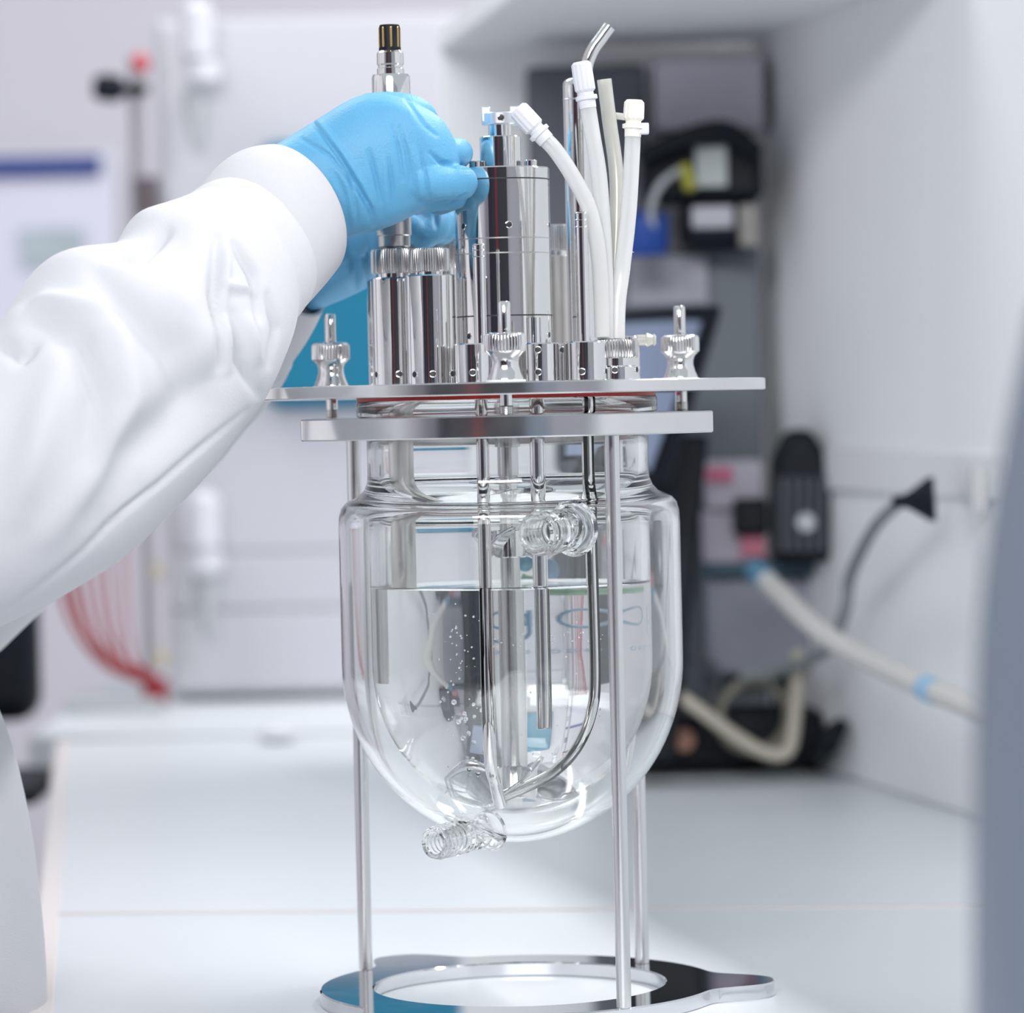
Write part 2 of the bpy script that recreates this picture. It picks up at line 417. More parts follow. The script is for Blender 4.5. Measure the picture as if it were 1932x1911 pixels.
# clamp stand beside the cabinet
t = thing('clamp_stand', P(272, 1320, 3.68), 'thin steel clamp stand with red knob and black clamp beside the white cabinet', 'clamp stand')
p0 = P(272, 800, 3.68)
bm = new_bm(); cyl(bm, Vector((p0.x, p0.y, TZ + 0.01)), 0.0065, P(272, 105, 3.68).z - TZ - 0.01); link('rod', bm, mat('dull rod', (0.30, 0.29, 0.31), 0.6), t)
bm = new_bm(); box(bm, (p0.x - 0.03, p0.y - 0.03, TZ + 0.006), (0.09, 0.10, 0.012)); link('base', bm, greyp, t, bevel=0.002)
bm = new_bm(); bmesh.ops.create_uvsphere(bm, u_segments=24, v_segments=16, radius=0.010, matrix=Matrix.Translation(P(264, 120, 3.68))); tag(link('knob', bm, mat('red plastic', (0.55, 0.08, 0.09), 0.4), t), 'red knob')
bm = new_bm(); tube(bm, [P(272, 168, 3.68), P(240, 170, 3.66)], 0.006, sub=2); lathe(bm, mm([(10, 0), (13, 6), (13, 22), (9, 28)]), P(232, 168, 3.66), ax=(-1, 0, 0.1)); tag(link('clamp', bm, black_pl, t), 'black clamp')
bm = new_bm(); tube(bm, [P(276, 335, 3.67), P(278, 370, 3.67), P(280, 405, 3.67)], 0.012, sub=4); link('boss_head', bm, mat('dark metal', (0.12, 0.10, 0.11), 0.5, 0.5), t)
# red tubing bundle
redt = mat('red tubing', (0.26, 0.005, 0.008), 0.5)
for i in range(9):
    du = random.uniform(-25, 25); k = i / 8
    pts = [P(60 + 170 * k * k, 900, 3.66), P(105 + 130 * k * k, 1090 + du, 3.66), P(140 + 100 * k * k, 1190 + du * .6, 3.65), P(205 + 48 * k * k, 1258 + du * .5, 3.64), P(296, 1290 + du * .5, 3.63)]
    bm = new_bm(); tube(bm, pts, 0.0019, n=10)
    tag(link('red_tube', bm, redt, origin=pts[-1]), ('leftmost thin red tube of the hanging bundle, nearest the black chair' if i == 0 else 'rightmost thin red tube of the hanging bundle, nearest the white cabinet' if i == 8 else 'thin red tube in the middle of the hanging bundle left of the white cabinet'), 'tube', 'red tubes hanging beside the cabinet')
bm = new_bm(); cyl(bm, P(293, 1300, 3.63) - Vector((0, 0, 0.012)), 0.012, 0.022); tag(link('tube_connector', bm, mat('dark red', (0.25, 0.01, 0.02), 0.5), origin=P(293, 1300, 3.63)), 'dark red connector at the end of the red tube bundle', 'connector')
for (u, v, lb) in ((292, 1078, 'upper'), (300, 1240, 'lower')):
    bm = new_bm(); cyl(bm, P(u, v, 3.7), 0.010, 0.016, ax=(0, -1, 0), ch=.002); cyl(bm, P(u, v, 3.7) + Vector((0, -.016, 0)), 0.006, 0.008, ax=(0, -1, 0))
    tag(link('valve_knob', bm, mat('beige plastic', (0.55, 0.50, 0.38), 0.5), origin=P(u, v, 3.7)), lb + ' small beige valve knob at the white cabinet\'s left edge', 'knob')
# chair at the left
t = thing('office_chair', (P(0, 1300, 3.3).x - 0.1, 1.5, 0), 'black office chair back and armrest behind the lab coat', 'chair')
pbox('backrest', -330, 1020, 66, 1368, 3.3, 0.06, black_pl, t, 0.022, seg=5)
pbox('armrest', -120, 1492, 72, 1522, 3.15, 0.22, black_pl, t, 0.006)
c = P(-120, 1368, 3.33)
bm = new_bm(); cyl(bm, (c.x, c.y + 0.02, 0.42), 0.018, c.z - 0.4); link('post', bm, black_pl, t)
bm = new_bm(); box(bm, (c.x, c.y - 0.2, 0.44), (0.42, 0.42, 0.07)); link('seat', bm, black_pl, t, bevel=0.02)
bm = new_bm(); cyl(bm, (c.x, c.y - 0.2, 0.06), 0.025, 0.36); link('column', bm, chrome_dull, t)
for i in range(5):
    an = 2 * PI * i / 5
    bm = new_bm(); tube(bm, [Vector((c.x, c.y - .2, 0.09)), Vector((c.x + .27 * math.cos(an), c.y - .2 + .27 * math.sin(an), 0.06))], 0.016, sub=1)
    l = link('leg', bm, black_pl, t)
    bm = new_bm(); cyl(bm, (c.x + .27 * math.cos(an), c.y - .21 + .27 * math.sin(an), 0.028), 0.028, 0.02, ax=(0, 1, 0)); link('castor', bm, black_pl, l)
# white lump on bench
c = onz(525, 1400, TZ)
bm = new_bm(); lathe(bm, mm([(8, 0), (16, 3), (17, 9), (9, 15), (1, 16)]), c, n=32); tag(link('bottle_cap', bm, white2, origin=c), 'small white screw cap lying near the far edge of the bench', 'cap')

# --- dark equipment inside the enclosure
grey_d = add_noise(mat('dark grey enamel', (0.085, 0.09, 0.11), 0.5), 6, 0.1)
grey_m = add_noise(mat('mid grey enamel', (0.115, 0.135, 0.155), 0.5), 6, 0.06)
lav = mat('lavender grey', (0.52, 0.50, 0.58), 0.6)
DE = 2.955
t = thing('equipment_rack', P(1310, 1440, DE), 'grey instrument tower with dark upper module at the back of the enclosure', 'instrument')
pbox('lower_module', 1100, 470, 1442, 1436, DE, 0.05, grey_m, t, 0.003)
pbox('upper_module', 995, 122, 1222, 470, DE - 0.01, 0.06, grey_d, t, 0.006)
pbox('white_module', 1232, 108, 1442, 245, DE - 0.0, 0.05, lav, t, 0.003)
pbox('front_label', 1185, 482, 1335, 575, DE - 0.006, 0.005, add_noise(mat('pale label', (0.33, 0.33, 0.38), 0.6), 60, 0.25), t, 0.001)
# black apparatus
t = thing('black_apparatus', P(1330, 470, 2.9), 'black boxy apparatus with a grey display hanging on the instrument tower', 'instrument')
bm = new_bm()
o = pbox('housing', 1215, 262, 1440, 380, 2.9, 0.07, black_pl, t, 0.008)
pbox('lower_housing', 1285, 372, 1432, 470, 2.9, 0.07, black_pl, t, 0.012)
bm = new_bm(); tube(bm, [P(1210, 300, 2.89), P(1290, 262, 2.88), P(1370, 248, 2.88), P(1425, 290, 2.89)], 0.008, n=16); link('carry_strap', bm, black_pl, t)
pbox('display', 1312, 275, 1372, 352, 2.893, 0.006, mat('grey display', (0.38, 0.42, 0.42), 0.4), t, 0.001)
pbox('pad', 1305, 388, 1385, 430, 2.893, 0.006, mat('grey pad', (0.40, 0.40, 0.45), 0.5), t, 0.002)
bm = new_bm(); cyl(bm, P(1292, 312, 2.88), 0.005, 0.02, ax=(0.2, -0.3, -1)); tag(link('connector', bm, mat('olive yellow', (0.30, 0.30, 0.03), 0.5), t), 'olive yellow connector')
bm = new_bm(); tube(bm, [P(1280, 322, 2.87), P(1245, 350, 2.86), P(1228, 400, 2.86), P(1240, 450, 2.87)], 0.0028, n=12); tag(link('cable', bm, mat('grey cable', (0.35, 0.37, 0.38), 0.5), t), 'grey cable')
pbox('socket_block', 1395, 385, 1432, 465, 2.885, 0.02, mat('warm grey', (0.22, 0.21, 0.2), 0.5), t, 0.002)
c = P(1215, 440, 2.88)
bm = new_bm(); lathe(bm, mm([(16, -17), (19, -10), (19, 12), (10, 17)]), c, n=24); tag(link('blue_bottle', bm, mat('royal blue', (0.005, 0.05, 0.28), 0.5), origin=c - Vector((0, 0, .017))), 'royal blue bottle beneath the black apparatus', 'bottle')
# monitor
def quad_slab(bm, q, th, mi=0):
    """front quad of 4 points, extruded to the back"""
    n = (q[1] - q[0]).cross(q[3] - q[0]).normalized()
    if n.y < 0: n = -n
    f = [bm.verts.new(p) for p in q]; b = [bm.verts.new(p + n * th) for p in q]
    fs = [bm.faces.new(f), bm.faces.new(b[::-1])]
    for i in range(4): fs.append(bm.faces.new((f[i], f[(i + 1) % 4], b[(i + 1) % 4], b[i])))
    for x in fs: x.material_index = mi
t = thing('tilted_monitor', P(1230, 1440, 2.72), 'black framed monitor with blue grey screen standing right behind the vessel', 'monitor')
bm = new_bm(); quad_slab(bm, [P(1105, 905, 2.66), P(1262, 900, 2.66), P(1362, 572, 2.74), P(1105, 588, 2.74)], 0.016); link('frame', bm, black_pl, t, bevel=0.003)
bm = new_bm(); quad_slab(bm, [P(1120, 885, 2.655), P(1228, 882, 2.655), P(1325, 602, 2.733), P(1120, 612, 2.733)], 0.004); tag(link('screen', bm, mat('blue grey screen', (0.20, 0.24, 0.34), 0.3), t), 'blue grey screen')
bm = new_bm(); quad_slab(bm, [P(1130, 1440, 2.78), P(1275, 1440, 2.78), P(1338, 820, 2.80), P(1180, 820, 2.80)], 0.05); link('stand', bm, black_pl, t, bevel=0.004)
# black base unit
t = thing('black_base_unit', onz(1400, 1450, TZ), 'low black base unit on the bench beneath the tubing coil', 'instrument')
o = pbox('housing', 1180, 1345, 1555, 1446, 2.86, 0.08, black_pl, t, 0.006)
c = P(1290, 1395, 2.857)
bm = new_bm(); cyl(bm, c, 0.0085, 0.006, ax=(0, -1, 0)); tag(link('dial', bm, mat('copper', (0.45, 0.22, 0.16), 0.4), t), 'copper coloured dial')
# paper boxes and reagent things
pbox('reagent_box', 1335, 870, 1440, 960, 2.88, 0.05, mat('pale box', (0.42, 0.40, 0.47), 0.6), None, 0.002, 'pale lavender reagent box, upper one beside the black tower', 'box')
pbox('reagent_box', 1330, 965, 1425, 1062, 2.88, 0.05, mat('pale box 2', (0.38, 0.35, 0.42), 0.6), None, 0.002, 'greyer lavender reagent box, lower one beside the black tower', 'box')
bm = new_bm(); box(bm, P(1357, 895, 2.873), (0.02, 0.004, 0.010)); tag(link('pink_tag', bm, mat('pink', (0.5, 0.12, 0.2), 0.6), origin=P(1357, 895, 2.873)), 'pink tag on the upper reagent box', 'tag')
bm = new_bm(); box(bm, P(1420, 1030, 2.873), (0.018, 0.004, 0.016)); tag(link('pink_tag', bm, mat('pink2', (0.45, 0.14, 0.2), 0.6), origin=P(1420, 1030, 2.873)), 'rose tag on the lower reagent box', 'tag')
pbox('shelf_bracket', 1330, 1062, 1560, 1085, 2.885, 0.05, mat('dark teal', (0.03, 0.08, 0.12), 0.5), None, 0.002, 'dark shelf carrying the reagent boxes and black pump', 'shelf')
t = thing('black_pump', P(1500, 1100, 2.84), 'black rounded pump with vertical ribs beside the reagent boxes', 'pump')
bm = new_bm()
pr = [P(1462, 1062, 2.84), P(1568, 1062, 2.84), P(1574, 960, 2.84), P(1562, 860, 2.84), P(1530, 808, 2.84), P(1490, 812, 2.84), P(1462, 870, 2.84)]
f = [bm.verts.new(p) for p in pr]; b = [bm.verts.new(p + Vector((0, .06, 0))) for p in pr]
bm.faces.new(f); bm.faces.new(b[::-1])
for i in range(len(pr)): bm.faces.new((f[i], f[(i + 1) % len(pr)], b[(i + 1) % len(pr)], b[i]))
link('housing', bm, black_pl, t, bevel=0.006)
for i in range(5):
    u = 1476 + i * 20
    bm = new_bm(); tube(bm, [P(u, 900, 2.835), P(u, 1040, 2.835)], 0.0022, n=10, sub=1); link('rib', bm, grey_d, t)
bm = new_bm(); cyl(bm, P(1520, 985, 2.837), 0.007, 0.006, ax=(0, -1, 0)); link('dial', bm, greyp, t)
pbox('black_block', 1385, 940, 1450, 1010, 2.86, 0.03, black_pl, None, 0.004, 'small black block between the lavender boxes and the pump', 'block')
pbox('grey_panel_box', 1335, 1090, 1570, 1270, 2.90, 0.04, add_noise(mat('slate grey', (0.22, 0.23, 0.28), 0.5), 20, 0.2), None, 0.003, 'slate grey box under the dark shelf', 'box')
# tubing coils
beige = mat('beige tubing', (0.42, 0.39, 0.32), 0.45)
dark_tube = mat('dark tubing', (0.06, 0.065, 0.075), 0.45)
def coil(c, R, r, m, label, turns=3):
    pts = []
    for i in range(turns * 12 + 1):
        an = 2 * PI * i / 12
        pts.append(c + Vector((math.cos(an) * (R + 0.002 * math.sin(i)), -0.002 * i / 6 * 1.5, math.sin(an) * (R * 0.95))))
    bm = new_bm(); tube(bm, pts, r, n=10, sub=2)
    return tag(link('tubing_coil', bm, m, origin=c), label, 'tubing')
coil(P(1420, 1350, 2.855), 0.027, 0.0034, mat('olive tubing', (0.20, 0.19, 0.15), 0.45), 'olive coil of tubing on the black base unit')
coil(P(1300, 1290, 2.85), 0.022, 0.003, dark_tube, 'dark coil of tubing just right of the vessel', 2)
bm = new_bm(); tube(bm, [P(1240, 1285, 2.8), P(1300, 1325, 2.79), P(1390, 1390, 2.79), P(1450, 1422, 2.79), P(1488, 1415, 2.79), P(1500, 1350, 2.8), P(1505, 1230, 2.82)], 0.0052, n=16)
tag(link('beige_hose', bm, beige, origin=P(1450, 1420, 2.79)), 'beige hose looping down in front of the black base unit', 'hose')
bm = new_bm(); tube(bm, [P(1400, 1275, 2.82), P(1480, 1262, 2.80), P(1560, 1225, 2.74), P(1595, 1150, 2.7), P(1605, 1085, 2.68), P(1650, 995, 2.58), P(1700, 945, 2.53)], 0.0042, n=16)
cb = thing('power_cable', P(1705, 948, 2.62), 'grey power cable rising to a black flared plug on the side panel', 'cable')
link('cord', bm, mat('grey cord', (0.20, 0.22, 0.23), 0.5), cb)
bm = new_bm(); lathe(bm, mm([(3.5, -4), (4.5, 4), (7, 9), (14.5, 20), (15, 24)]), P(1695, 946, 2.53), ax=(1, -0.15, 0.05), n=32); tag(link('plug', bm, black_pl, cb), 'black flared plug')
ho = thing('white_hose', P(1700, 1275, 2.45), 'thick off white hose slanting down across the side panel', 'hose')
bm = new_bm(); tube(bm, [P(1425, 1075, 2.8), P(1470, 1118, 2.72), P(1560, 1200, 2.62), P(1700, 1275, 2.5), P(1860, 1345, 2.40), P(2050, 1420, 2.30)], 0.0076, n=20); link('tube', bm, mat('off white hose', (0.55, 0.54, 0.52), 0.5), ho)
bt = mat('light blue tape', (0.28, 0.48, 0.66), 0.5)
bm = new_bm(); tube(bm, [P(1745, 1297, 2.47), P(1765, 1306, 2.455)], 0.0085, n=20, sub=1); tag(link('tape', bm, bt, ho), 'light blue tape')
bm = new_bm(); tube(bm, [P(1425, 1075, 2.8), P(1447, 1097, 2.755)], 0.0085, n=20, sub=1); tag(link('tape', bm, mat('blue tape', (0.10, 0.26, 0.38), 0.5), ho), 'blue tape')
bm = new_bm(); tube(bm, [onz(1530, 1448, TZ) + Vector((0, 0, .006)), P(1560, 1400, 2.8), P(1585, 1370, 2.8)], [0.008, 0.010, 0.006], n=16, round_end=True); tag(link('black_grip', bm, black_pl, origin=onz(1540, 1448, TZ)), 'black tapered grip lying at the corner of the bench', 'handle')
# foreground housing at the right
fg = add_noise(mat('blue grey housing', (0.16, 0.20, 0.26), 0.5), 5, 0.04)
t = thing('foreground_housing', P(2050, 1911, 1.0), 'blurred blue grey curved housing at the right edge of the picture', 'instrument')
prof = [(2010, 560), (1965, 780), (1932, 960), (1908, 1150), (1897, 1350), (1893, 1600), (1892, 1911), (1892, 2900)]
pts = catmull([P(u, v, 0.92) for u, v in prof], 6)
bm = new_bm(); rings = []
for p in pts:
    rings.append([p + Vector(q) for q in ((0, 0.0, 0), (0.006, -.02, 0), (0.02, -0.03, 0), (0.16, -0.03, 0), (0.16, 0.09, 0), (0.02, 0.09, 0), (0.006, .08, 0), (0, 0.06, 0))])
skin_rings(bm, rings); link('shell', bm, fg, t)

# ------------------------------------------------------------------ BIOREACTOR
AX = Vector((-0.0015, 0.0, TZ))
br = thing('bioreactor', AX, 'jacketed glass bioreactor vessel on a steel three-legged stand, tubes and ports on its lid', 'bioreactor')
def W(x, y, z=0): return AX + Vector((x / 1000, y / 1000, z / 1000))
def gauss_ear(t, a, wd_, k=4):
    d = (t - a + PI) % (2 * PI) - PI
    return math.exp(-abs(d / wd_) ** k)
c2d = (AX.x, AX.y)
# base ring
def base_out(t): return 0.0945 + 0.026 * sum(gauss_ear(t, math.radians(q), 0.20, 3) for q in (-3, 122, 238))
bm = new_bm(); plate(bm, base_out, lambda t: 0.069, TZ + 0.0, TZ + 0.007, c2d); link('base_ring', bm, mirror_steel, br)
legs = [(-75, 56), (60, 56), (47, -80)]
for x, y in legs:
    bm = new_bm(); cyl(bm, W(x, y, 7), 0.0034, 0.259); link('leg', bm, chrome_dull, br)
# support ring
def ring_out(t): return min(0.108, 0.0945 / max(1e-6, abs(math.cos(t))))
bm = new_bm(); plate(bm, ring_out, lambda t: 0.0675, TZ + 0.266, TZ + 0.276, c2d, 0.0006); link('support_ring', bm, plate_steel, br)
# lid
bm = new_bm(); plate(bm, lambda t: 0.122, None, TZ + 0.2852, TZ + 0.2908, c2d, 0.0005); link('lid', bm, plate_steel, br)
bm = new_bm(); plate(bm, lambda t: 0.0705, lambda t: 0.060, TZ + 0.28362, TZ + 0.28522, c2d, 0.0001); tag(link('gasket', bm, gasket_m, br), 'red gasket')
# glass
def arc(a, b, zc, t0, t1, n):
    return [(a * math.cos(t0 + (t1 - t0) * i / n), zc + b * math.sin(t0 + (t1 - t0) * i / n)) for i in range(n + 1)]
inner_in = arc(62, 68, 160, -PI / 2, 0, 20) + [(62, 180), (62, 210), (62, 240), (62, 270), (62, 282.6), (63, 283.6)]
flange = [(70.3, 283.6), (71, 283), (71, 276.8), (70, 276.1), (67.5, 275.8), (66.4, 274.5)]
shoulder = [(66.3, 260), (66.3, 249), (66.6, 245.5), (68, 242), (70.5, 239.3), (74, 237.6), (77, 236.2), (79.2, 233.6), (80.3, 229.5), (80.6, 224)]
outer = [(80.6, 200), (80.6, 180)] + arc(80.6, 85.5, 160, 0, -PI / 2, 26)
bm = new_bm(); lathe(bm, mm(inner_in + flange + shoulder + outer), AX, n=128, cap=False)
bmesh.ops.remove_doubles(bm, verts=bm.verts, dist=2e-6)
bmesh.ops.recalc_face_normals(bm, faces=bm.faces)
cav = arc(77.3, 82, 160, -PI / 2, 0, 26) + [(77.3, 180), (77.3, 224), (76.9, 229), (75.5, 232.2), (73, 234), (70, 234.3), (67.6, 232.8), (66.6, 229), (66.2, 222), (66.2, 180)] + arc(66.2, 72.4, 160, 0, -PI / 2, 20)
bc = new_bm(); lathe(bc, mm(cav), AX, n=128, cap=False)
bmesh.ops.remove_doubles(bc, verts=bc.verts, dist=2e-6)
bmesh.ops.recalc_face_normals(bc, faces=bc.faces); bmesh.ops.reverse_faces(bc, faces=bc.faces)
mtmp = bpy.data.meshes.new('t'); bc.to_mesh(mtmp); bc.free(); bm.from_mesh(mtmp); bpy.data.meshes.remove(mtmp)
vessel = link('glass_vessel', bm, glass, br, recalc=False, auto=0)
# hose ports
def port_mesh(A, B, ro, ri, flare):
    ax = (B - A); L = ax.length; ax.normalize()
    pf = [(flare, 0), (flare * 0.93, 0.003), (ro * 0.97, 0.007), (ro * 0.95, L * 0.45)]
    h = L * 0.48
    while h < L - 0.003:
        pf += [(ro * 0.93, h), (ro * 1.03, h + 0.0009), (ro * 1.03, h + 0.0014), (ro * 0.93, h + 0.0023)]; h += 0.0028
    pf += [(ro * 0.97, L - 0.0012), (ro * 0.93, L), (ri * 1.1, L), (ri, L - 0.001), (ri, L * 0.5), (ri * 0.9, 0.004), (flare * 0.55, 0.0)]
    bm = new_bm(); lathe(bm, pf, A, n=64, ax=ax, cap=False)
    n = 64
    bmesh.ops.recalc_face_normals(bm, faces=bm.faces)
    bm.verts.ensure_lookup_table()
    k = len(pf)
    for i in range(n):
        bm.faces.new((bm.verts[i], bm.verts[(i + 1) % n], bm.verts[(k - 1) * n + (i + 1) % n], bm.verts[(k - 1) * n + i]))
    return bm
link('hose_port', port_mesh(W(29, -73.5, 224), W(12, -103, 223), 0.0098, 0.0066, 0.0128), glass, br, auto=0)
link('drain_port', port_mesh(W(-12, -18, 82), W(-38, -50, 80), 0.0078, 0.005, 0.010), glass, br, auto=0)
# printed marks on the back of the jacket
def cylpt(x, z, r=80.85):
    a_ = x / r; return W(r * math.sin(a_), r * math.cos(a_), z)
def ribbon(bm, pts, wd_, mi=0, closed=False):
    n = len(pts); A = []; 
    for i in range(n):
        p, q_ = (pts[(i - 1) % n], pts[(i + 1) % n]) if closed else (pts[max(i - 1, 0)], pts[min(i + 1, n - 1)])
        dx, dz = q_[0] - p[0], q_[1] - p[1]; L = math.hypot(dx, dz) or 1
        nx, nz = -dz / L * wd_ / 2, dx / L * wd_ / 2
        A.append([bm.verts.new(cylpt(pts[i][0] + s_ * nx, pts[i][1] + s_ * nz, r_)) for (s_, r_) in ((1, 80.85), (-1, 80.85), (-1, 80.95), (1, 80.95))])
    m_ = n if closed else n - 1
    for i in range(m_):
        a_, b_ = A[i], A[(i + 1) % n]
        for k in range(4): bm.faces.new((a_[k], a_[(k + 1) % 4], b_[(k + 1) % 4], b_[k])).material_index = mi
    if not closed: bm.faces.new(A[0]).material_index = mi; bm.faces.new(A[-1]).material_index = mi
def ell(cx_, cz, a_, b_, t0=0, t1=360, n=28): return [(cx_ + a_ * math.cos(math.radians(t0 + (t1 - t0) * i / n)), cz + b_ * math.sin(math.radians(t0 + (t1 - t0) * i / n))) for i in range(n + (t1 - t0 < 360))]
def disc(bm, cx_, cz, a_, b_, mi):
    n = 32; f = [bm.verts.new(cylpt(*p)) for p in ell(cx_, cz, a_, b_, n=n)]; g = [bm.verts.new(cylpt(p[0], p[1], 80.95)) for p in ell(cx_, cz, a_, b_, n=n)]
    bm.faces.new(f).material_index = mi; bm.faces.new(g).material_index = mi
    for i in range(n): bm.faces.new((f[i], f[(i + 1) % n], g[(i + 1) % n], g[i])).material_index = mi
ink = mat('light blue ink', (0.42, 0.68, 0.95), 0.5); ink2 = mat('sky blue ink', (0.28, 0.66, 0.85), 0.5); ink3 = mat('green ink', (0.42, 0.80, 0.52), 0.5)
bm = new_bm()
ribbon(bm, ell(15, 177, 4.6, 4.6), 1.3, closed=True); ribbon(bm, [(19.8, 182), (19.8, 166)], 1.8)
ribbon(bm, ell(-1, 177, 4.6, 4.6), 1.2, closed=True); ribbon(bm, [(3.9, 182), (3.9, 172)] + ell(-1, 171, 4.9, 5, 0, -150), 1.2)
ribbon(bm, ell(36, 178, 4.6, 4.6), 1.2, closed=True); ribbon(bm, [(31.2, 183), (31.2, 167)], 1.8)
for i in range(12):
    ribbon(bm, ell(-4 + i * 3.4, 161.5, 0.9, 0.8, n=10), 0.4, closed=True)
tag(link('printed_lettering', bm, ink, vessel, auto=0), 'light blue printed lettering')
bm = new_bm(); disc(bm, 8, 205.5, 4.6, 4.4, 0); disc(bm, 20, 201, 6.5, 6.5, 1)
ribbon(bm, [(6, 199), (9, 197.5), (14, 196.6)], 3.2, 2); ribbon(bm, [(8 + i * 2.5, 190.6 + 0.012 * (i - 7) ** 2) for i in range(15)], 3.4, 2)
tag(link('printed_emblem', bm, [ink2, ink, ink3], vessel, auto=0), 'blue and green printed emblem')
# clamp nuts
def make_nut():
    o0 = W(0, 0, 290.8)
    r = link('clamp_nut', (lambda b: (lathe(b, mm([(8.3, 0.9), (8.2, 1.6), (7.0, 4.5), (6.2, 7.5), (6.2, 9.5), (6.9, 11.6), (8.4, 13.2), (9.2, 13.9)] ), o0, n=64), lathe(b, mm([(8.9, 13.6), (9.3, 14), (9.3, 20.4), (8.9, 21.2), (7.9, 21.9), (2.9, 22.3)]), o0, n=280, fns=[teeth(40, 0.0), teeth(40, .06), teeth(40, .06), teeth(40, 0.0), None, None]), b)[2])(new_bm()), chrome, br, origin=o0)
    bm = new_bm(); lathe(bm, mm([(8.9, 0), (9.0, 0.3), (9.0, 0.9), (8.7, 1.0)]), o0, n=64); tag(link('washer', bm, white_washer, r, origin=o0), 'white washer')
    bm = new_bm(); pr = [(2.7, 22), (2.8, 22.3), (2.8, 35.2), (2.3, 36)]
    pr = pr[::-1] + [(2.8, -5.2), (2.8, -10.5)]
    h = -10.5
    while h > -14.5: pr += [(3.2, h - 0.4), (2.7, h - 0.8)]; h -= 0.8
    lathe(bm, mm(pr), o0, n=32); link('stud', bm, chrome, r, origin=o0)
    return r
nut = make_nut()
R0 = 98.8
pos = [(R0 * math.cos(math.radians(q)), R0 * math.sin(math.radians(q))) for q in (-90, 31, 149)]
for i, (x, y) in enumerate(pos):
    n_ = nut if i == 0 else copy_tree(nut, br)
    n_.location = Vector((x / 1000, y / 1000, 0.2908)); n_.rotation_euler.z = i * 0.4
# ports: from pixels of the axis line at distance 1.8 + y
def at(u, v, y):      # world point at pixel u,v and y millimetres behind the axis
    return P(u, v, 1.8 + y / 1000)
LID = TZ + 0.2908
def screws(parent, c, r, z, angs, m=darkhole, s=0.0011):
    for an in angs:
        d = Vector((math.sin(an), -math.cos(an), 0))
        p = Vector((c.x, c.y, z)) + d * (r - 0.0006)
        bm = new_bm(); lathe(bm, [(s * 1.6, -0.001), (s * 1.6, 0.00062), (s * 1.2, 0.0008)], p, n=24, ax=d, mi=0)
        bm.faces.ensure_lookup_table(); bm.faces[-1].material_index = 1
        link('set_screw', bm, [chrome, m], parent)
def body_px(name, u, w_, vt, y, m=chrome, zb=LID, ch=0.0006, n=64, parent=br):
    """vertical cylinder centred at pixel u (at its top), width w_ px, from the lid up to pixel vt"""
    p = at(u, vt, y); r = w_ / 2 * (1.8 + y / 1000) / FPX
    bm = new_bm(); cyl(bm, Vector((p.x, p.y, zb)), r, p.z - zb, n=n, ch=ch)
    o = link(name, bm, m, parent)
    return o, Vector((p.x, p.y, p.z)), r
def knurl(parent, c, r, z0, z1, name='knurled_cap', k=46, bore=0):
    bm = new_bm(); lathe(bm, [(r * .93, z0), (r, z0 + .0007), (r, z1 - 0.0012), (r * .95, z1 - 0.0003), (r * .8, z1)], Vector((c.x, c.y, 0)), n=k * 5, fns=[teeth(k, .0), teeth(k, .07), teeth(k, .07), None, None])
    return link(name, bm, knurl_steel, parent)
# tall ports at the left
for (u, y, vt, vc0, vc1, sc) in ((737, 42, 528, 517, 470, None), (746, 4, 524, 516, 469, (0.1, -1.0)), (811, -34, 519, 513, 468, (0.05, -0.75, 0.95))):
    o, c, r = body_px('tall_port', u, 92 * 1.8 / (1.8 + y / 1000), vt, y)
    zt = c.z
    z0 = at(u, vc0, y).z; z1 = at(u, vc1, y).z
    bm = new_bm(); cyl(bm, Vector((c.x, c.y, zt - .0005)), r * 0.6, z0 - zt + 0.002, ch=.0002); link('neck', bm, chrome, o)
    knurl(o, c, r * 0.81, z0, z1)
    if sc: screws(o, c, r, at(u, 706, y).z, sc)
# smaller back ports
for (u, w_, y, vt, z_) in ((789, 66, 56, 520, (512, 440)), (838, 70, 66, 505, (498, 436)), (1052, 70, 58, 482, (474, 424))):
    o, c, r = body_px('back_port', u, w_, vt, y, probe_steel if u > 1000 else chrome)
    z0 = at(u, z_[0], y).z; z1 = at(u, z_[1], y).z
    bm = new_bm(); cyl(bm, Vector((c.x, c.y, c.z - .0005)), r * 0.7, z0 - c.z + 0.002, ch=.0002); link('neck', bm, chrome, o)
    knurl(o, c, r * (0.75 if u < 800 else 0.92), z0, z1)
# drive housing
o, c, r = body_px('drive_housing', 946, 180, 318, 0, n=96)
DRV = c.copy()
for v in (341, 452, 480, 597):
    z = at(946, v, 0).z
    bm = new_bm(); lathe(bm, [(r - .0003, z - 0.00035), (r + 0.00012, z - .0003), (r + .00012, z + .0003), (r - .0003, z + 0.00035)], Vector((c.x, c.y, 0)), n=96); link('seam', bm, darkhole if v in (341, 597) else probe_steel, o)
screws(o, c, r, at(946, 428, 0).z, (0.13, -0.95, 1.3)); screws(o, c, r, at(946, 634, 0).z, (-0.85, 1.15))
cx = c.x
for du in (-48, 55):
    bm = new_bm(); q = at(946 + du, 318, -4); lathe(bm, mm([(3.1, 0), (3.1, 3.2), (2.7, 3.6), (1.5, 3.6), (1.4, 2.0)]), Vector((q.x, q.y, c.z - .0001)), n=32); link('cap_screw', bm, chrome, o)
z = c.z; zz = at(944, 258, 0).z; z2 = at(944, 236, 0).z; z3 = at(944, 213, 0).z; z4 = at(944, 202, 0).z
bm = new_bm(); cyl(bm, Vector((cx, c.y, z - .0003)), 0.010, zz - z + .0003); link('upper_hub', bm, chrome, o)
